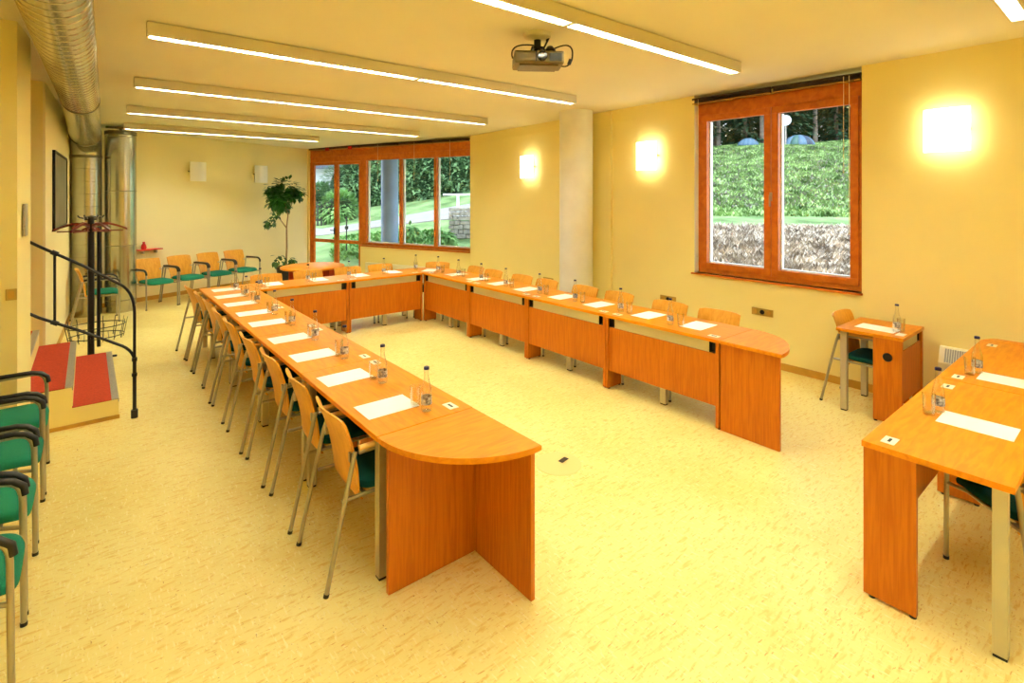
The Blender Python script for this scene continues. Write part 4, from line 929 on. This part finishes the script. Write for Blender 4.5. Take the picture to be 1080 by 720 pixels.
# tufts on the slope and dry brush on the bank
def sa_px(px, d): return px < 600 and (p_near(px, d, 411, 13.3, 0.6) or px < 345 or (px > 466 and d > 14))
def p_near(px, d, a_, b_, r_): return (out(d, px) - out(b_, a_)).length < r_
def scatter(name, m, n_, d0, d1, p0_, p1_, hmin, hmax, wd, label, cat, lean=0.5):
    bm = bmesh.new()
    for k in range(n_):
        d = math.sqrt(rnd.uniform(d0 * d0, d1 * d1)); px = rnd.uniform(p0_, p1_); p = out(d, px)
        if indoors(p.x, p.y, 0.8) or (sa_px(px, d)): continue
        p.z = gz(p.x, p.y) - 0.02
        for q in range(3):
            a_ = rnd.uniform(0, 2 * PI); h = rnd.uniform(hmin, hmax); dv = Vector((math.cos(a_) * lean, math.sin(a_) * lean, 1)).normalized() * h
            s_ = Vector((-math.sin(a_), math.cos(a_), 0)) * wd * h
            v = [bm.verts.new(p - s_ * .5), bm.verts.new(p + s_ * .5), bm.verts.new(p + dv * 0.6 + s_), bm.verts.new(p + dv), bm.verts.new(p + dv * 0.6 - s_)]
            bm.faces.new(v)
    return tag(build(name, bm, m), label, cat, None, 'stuff')
scatter('meadow_grass', M['tuft'], 30000, 15.2, 40, 720, 920, 0.08, 0.26, 0.12, 'rough green grass covering the slope outside the two-light window', 'grass', 0.8)
scatter('meadow_weeds', M['stone'], 8500, 16.5, 33, 720, 920, 0.08, 0.24, 0.2, 'greyish dry weeds dotted over the green slope outside', 'weeds', 1.2)
scatter('dry_brush', M['brush'], 12000, 7.4, 11.9, 700, 940, 0.10, 0.32, 0.07, 'pale dry brushwood on the bank right outside the two-light window', 'brush', 1.0)
scatter('lawn_weeds', M['weed'], 2200, 13.6, 17, 350, 500, 0.06, 0.2, 0.2, 'leafy green weeds outside below the long window', 'weeds', 0.9)
# path
bm = bmesh.new(); prev = None
for j in range(60):
    px = 250 + j * 5.0; row = []
    for d in (18.0, 19.0, 20.2):
        p = out(d, px); row.append(bm.verts.new((p.x, p.y, gz(p.x, p.y) + 0.03)))
    for d in (18.0, 20.2):
        p = out(d, px); row.append(bm.verts.new((p.x, p.y, gz(p.x, p.y) - 0.15)))
    if prev:
        for a_, c_ in ((0, 1), (1, 2), (3, 0), (2, 4), (4, 3)): bm.faces.new((prev[a_], row[a_], row[c_], prev[c_]))
    prev = row
tag(build('garden_path', bm, M['path']), None, None, None, 'structure')
# hedge of dense leaves behind the path
def hedge(name, px0, px1, d0, h, label, dens, mm='hedge', cat='hedge', base=0.0):
    c0, c1 = out(d0, px0), out(d0, px1); cc = (c0 + c1) / 2; z0 = gz(cc.x, cc.y)
    r = empty(name, (cc.x, cc.y, z0), 0, label, cat)
    bm = bmesh.new(); nseg = 12
    ax = (c1 - c0); nn = Vector((-ax.y, ax.x, 0)).normalized()
    for i in range(nseg):
        p = c0 + ax * ((i + .5) / nseg); zz = gz(p.x, p.y); L2 = ax.length / nseg / 2 + 0.05
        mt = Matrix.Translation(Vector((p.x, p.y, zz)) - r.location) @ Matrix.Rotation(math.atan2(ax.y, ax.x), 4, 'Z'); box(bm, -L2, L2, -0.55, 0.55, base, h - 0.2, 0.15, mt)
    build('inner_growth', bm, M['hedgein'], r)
    bm = bmesh.new()
    for k in range(dens):
        t = rnd.random(); p = c0 + ax * t; zz = gz(p.x, p.y); side = rnd.choice((-1, -1, -1, 1)); v = rnd.uniform(base, h)
        if rnd.random() < 0.15: off = rnd.uniform(-.6, .6); v = h - 0.15
        else: off = side * (0.62 + 0.12 * math.sin(v * 5 + t * 25) + rnd.uniform(-.08, .08))
        q = Vector((p.x, p.y, zz + v)) + nn * -off * -1 - r.location
        leaf(bm, q, Vector((rnd.uniform(-1, 1), rnd.uniform(-1, 1), rnd.uniform(-1, 0.3))), Vector((rnd.uniform(-.5, .5), rnd.uniform(-.5, .5), 1)).normalized(), rnd.uniform(0.18, 0.34), 0.06)
    build('leaves', bm, M[mm], r)
hedge('laurel_hedge', 366, 520, 24.6, 3.6, 'dense tall green hedge behind the garden path outside the long window', 9000)
def bush(px, d, rad, label, m='hedge', n_=900, hf=1.0, zoff=0.0):
    p = out(d, px); r = empty('garden_shrub', (p.x, p.y, gz(p.x, p.y) - 0.05), 0, label, 'shrub')
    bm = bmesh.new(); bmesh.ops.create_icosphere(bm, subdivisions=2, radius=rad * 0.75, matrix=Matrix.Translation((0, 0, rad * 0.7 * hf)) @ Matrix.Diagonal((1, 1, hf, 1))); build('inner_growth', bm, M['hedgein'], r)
    bm = bmesh.new()
    for k in range(n_):
        v = Vector((rnd.gauss(0, 1), rnd.gauss(0, 1), rnd.gauss(0, 1))).normalized() * rad * rnd.uniform(0.75, 1.05); v.z = max(-rad * .68, v.z)
        leaf(bm, Vector((v.x, v.y, v.z * hf + rad * 0.7 * hf)), v + Vector((0, 0, -.3)), Vector((0, 0, 1)), rnd.uniform(0.14, 0.26), 0.05)
    build('leaves', bm, M[m], r)
bush(358, 22.0, 0.75, 'light green rounded shrub outside the glazed door, behind the path', 'weed', 1600)
bush(340, 27.5, 0.95, 'leafy green shrub in front of the house outside the glazed door', 'hedge', 2600, 1.2)
bush(367, 26, 1.2, 'tall green shrub at the left end of the hedge outside', 'hedge', 2600, 1.4)
bush(432, 15.8, 0.3, 'low green shrub below the path outside the middle window', 'weed', 900)
bush(468, 15.0, 0.3, 'low green shrub beside the stone wall outside', 'weed', 800)
# outside column, roof edge, white post
cp = out(13.3, 411); bm = bmesh.new(); lathe(bm, [(0, -0.2), (0.215, -0.2), (0.215, 3.6), (0, 3.6)], 36); tag(build('outside_column', bm, M['outcol'], None, True, (cp.x, cp.y, 0)), 'round blue-grey column outside the long window', 'column')
bm = bmesh.new(); box(bm, -0.3, 4.7, 0.37, 2.9, 3.02, 3.25, 0, LM); o = struct('roof_overhang', bm, M['soffit'])
# stone wall with white railing
def seg_on(px0, px1, d): return out(d, px0), out(d, px1)
sa, sb = seg_on(474, 520, 16.4); ax = sb - sa
bm = bmesh.new()
ang = math.atan2(ax.y, ax.x); L = ax.length
for row in range(7):
    x_ = -0.1 * (row % 2)
    while x_ < L:
        wv = rnd.uniform(0.1, 0.34); vs = box(bm, max(x_, 0), min(x_ + wv, L), -0.2 + rnd.uniform(-.03, .03), 0.2, 0.14 * row + rnd.uniform(0, .02), 0.14 * row + 0.13 + rnd.uniform(-.02, .02), 0.02); x_ += wv + 0.01
o = build('stone_wall', bm, M['stone']); o.location = (sa.x, sa.y, gz(sa.x, sa.y) - 0.05); o.rotation_euler = (0, 0, ang); tag(o, 'grey stone retaining wall outside at the right end of the long window', 'stone wall')
ra, rb = seg_on(483, 520, 17.6); ax = rb - ra; L = ax.length; ang = math.atan2(ax.y, ax.x)
rl = empty('white_railing', (ra.x, ra.y, gz(ra.x, ra.y)), ang, 'white metal railing on the path outside the right window pane', 'railing')
bm = bmesh.new(); box(bm, -0.04, 0.04, -0.04, 0.04, 0, 0.92, 0.005); build('post', bm, M['outwhite'], rl)
bm = bmesh.new(); box(bm, -0.5, L, -0.03, 0.03, 0.92, 0.98, 0.005); build('top_rail', bm, M['outwhite'], rl)
bm = bmesh.new(); k = 0.14
box(bm, 0.04, L, -0.015, 0.015, 0.12, 0.15); box(bm, 0.04, L, -0.015, 0.015, 0.42, 0.45)
while k < L: box(bm, k, k + 0.02, -0.01, 0.01, 0.15, 0.42); k += 0.11
build('balusters', bm, M['outwhite'], rl)
# picket fence
fa, fbb = seg_on(318, 353, 21.5); ax = fbb - fa; L = ax.length; ang = math.atan2(ax.y, ax.x)
pf = empty('picket_fence', (fa.x, fa.y, gz(fa.x, fa.y)), ang, 'dark picket fence outside the left leaf of the glazed door', 'fence')
bm = bmesh.new(); box(bm, 0, L, 0.02, 0.06, 0.2, 0.28); box(bm, 0, L, 0.02, 0.06, 0.75, 0.83); build('rails', bm, M['fencem'], pf)
k = 0.03
while k < L - .1:
    bm = bmesh.new(); box(bm, k, k + 0.07, -0.01, 0.018, 0.0, 1.0, 0.01); build('picket', bm, M['fencem'], pf); k += 0.15
# neighbouring house
hp_ = out(36, 334); hs = empty('neighbour_house', (hp_.x, hp_.y, gz(hp_.x, hp_.y) - 0.2), -TH + 0.25, 'pale house with a slate grey roof seen far outside the glazed door', 'house')
bm = bmesh.new(); box(bm, -6, 3.0, 0, 8, 0, 4.3); build('house_wall', bm, M['housew'], hs)
bm = bmesh.new(); rv = [(-6.6, -0.8, 3.0), (3.4, -0.8, 3.0), (3.4, 4, 5.4), (-6.6, 4, 5.4), (-6.6, 8.8, 3.0), (3.4, 8.8, 3.0)]
V_ = [bm.verts.new(p) for p in rv] + [bm.verts.new((p[0], p[1], p[2] + 0.18)) for p in rv]
for f in ((0, 1, 2, 3), (3, 2, 5, 4), (6, 7, 8, 9), (9, 8, 11, 10), (0, 1, 7, 6), (4, 5, 11, 10), (1, 2, 8, 7), (2, 5, 11, 8), (0, 3, 9, 6), (3, 4, 10, 9)): bm.faces.new([V_[q] for q in f])
build('roof', bm, M['roof'], hs)
for x_ in (-4.5, -1.5, 1.2):
    bm = bmesh.new(); box(bm, x_, x_ + 1.0, -0.04, -0.005, 1.0, 2.4, 0.01); wf = build('house_window', bm, M['outwhite'], hs)
    bm = bmesh.new(); box(bm, x_ + 0.08, x_ + 0.92, -0.05, -0.041, 1.08, 2.32); build('pane', bm, M['lens'], wf)
# thin garden rod
gp = out(14.6, 365.5); bm = bmesh.new(); tube(bm, [(0, 0, -0.1), (0, 0, 1.0)], 0.018, 8); lathe(bm, [(0, 0.62), (0.05, 0.64), (0.05, 0.72), (0, 0.74)], 10)
tag(build('garden_post', bm, M['fencem'], None, True, (gp.x, gp.y, gz(gp.x, gp.y))), 'thin dark post on the lawn outside the right leaf of the glazed door', 'post')
# tents, dish
def tent(px, d, rad, h, mats, label):
    p = out(d, px); r = empty('dome_tent', (p.x, p.y, gz(p.x, p.y) - 0.03), 0.4, label, 'tent', 'dome tents on the hill')
    n_ = 12; secs = []
    for s in range(n_):
        bm = bmesh.new(); g_ = []
        for i in range(7):
            el = PI / 2 * i / 6; row = []
            for q in range(3):
                az = 2 * PI * (s + q / 2) / n_; row.append(bm.verts.new((rad * math.cos(el) * math.cos(az), rad * math.cos(el) * math.sin(az), h * math.sin(el))) if i < 6 or q == 0 else row[0])
            g_.append(row)
        for i in range(6):
            for q in range(2):
                fs = [g_[i][q], g_[i][q + 1], g_[i + 1][q + 1], g_[i + 1][q]]
                if i == 5: fs = [g_[i][q], g_[i][q + 1], g_[6][0]]
                bm.faces.new(fs)
        so_ = build('tent_panel', bm, M[mats[s % len(mats)]], r, True); sm = so_.modifiers.new('thickness', 'SOLIDIFY'); sm.thickness = 0.02
tent(842, 34.5, 1.0, 0.85, ['tentb', 'tentg', 'tentb', 'tento'], 'larger blue and green dome tent behind the right half of the window')
tent(789, 35.5, 0.7, 0.6, ['tentb'], 'smaller blue dome tent behind the left half of the window')
dp = out(31, 828.5); ds = empty('satellite_dish', (dp.x, dp.y, gz(dp.x, dp.y) - 0.05), 0, 'round white dish on a post at the top of the slope', 'dish')
bm = bmesh.new(); tube(bm, [(0, 0, 0), (0.02, 0, 0.9), (0, 0, 1.5)], 0.04, 10); build('post', bm, M['stone'], ds, True)
bm = bmesh.new(); lathe(bm, [(0, 0.0), (0.2, 0.01), (0.36, 0.05), (0.38, 0.07), (0.36, 0.07), (0.2, 0.03), (0, 0.02)], 28)
for v in bm.verts: v.co = v.co * 0.82
for v in bm.verts: v.co = Matrix.Translation((0, 0, 1.62)) @ Matrix.Rotation(-TH - 0.49, 4, 'Z') @ Matrix.Rotation(PI / 2, 4, 'X') @ v.co
build('dish', bm, M['housew'], ds, True)
# woodland above the slope: trunk and needle crown, copies share meshes
def make_tree(seed, h, bare, label, cat='tree'):
    rg = random.Random(seed); r = empty('forest_tree', (0, 0, 0), 0, label, cat, 'woodland trees above the slope')
    bm = bmesh.new(); tube(bm, [(0, 0, -0.3), (0.05, 0, h * 0.5), (0, 0.05, h)], [0.17, 0.11, 0.03], 8); build('trunk', bm, M['trunk'], r, True)
    bm = bmesh.new(); n_ = 2800
    for k in range(n_):
        t = rg.random() ** 1.2; z = h * (bare + (1 - bare) * t); rad = (1 - t) * h * 0.16 + 0.35; a_ = rg.uniform(0, 2 * PI); q = rad * math.sqrt(rg.uniform(0.1, 1))
        q *= 0.75 + 0.35 * math.sin(a_ * 5 + int(t * 14) * 1.7)
        leaf(bm, Vector((q * math.cos(a_), q * math.sin(a_), z - q * 0.25)), Vector((math.cos(a_), math.sin(a_), -0.35 + rg.uniform(-.4, .4))), Vector((0, 0, 1)), rg.uniform(0.35, 0.7), 0.13)
    build('crown', bm, M['tleaf'], r); return r
protos = []
lab = 'tall dark woodland tree behind the top of the grassy slope'
k = 0
for row, (d0, cnt) in enumerate(((38, 8), (45, 10), (54, 14))):
    for j in range(cnt):
        px = 715 + (930 - 715) * (j + rnd.uniform(0.2, 0.8)) / cnt; d = d0 + rnd.uniform(-1.5, 2); p = out(d, px)
        loc = (p.x, p.y, gz(p.x, p.y) - 0.1); v = k % 4
        if len(protos) <= v:
            tr_ = make_tree(20 + v, (11, 13, 10, 14)[v], (0.12, 0.3, 0.05, 0.22)[v], lab); tr_.location = loc; protos.append(tr_)
        else: copy_tree(protos[v], loc, rnd.uniform(0, 6))
        k += 1
labc = 'dark conifer rising behind the hedge outside the long window'
for px, d in ((476, 31), (492, 33), (430, 36), (395, 38), (448, 34), (512, 36)):
    p = out(d, px); copy_tree(protos[k % 4], (p.x, p.y, gz(p.x, p.y) - 0.1), rnd.uniform(0, 6), labc, 'conifers behind the hedge'); k += 1
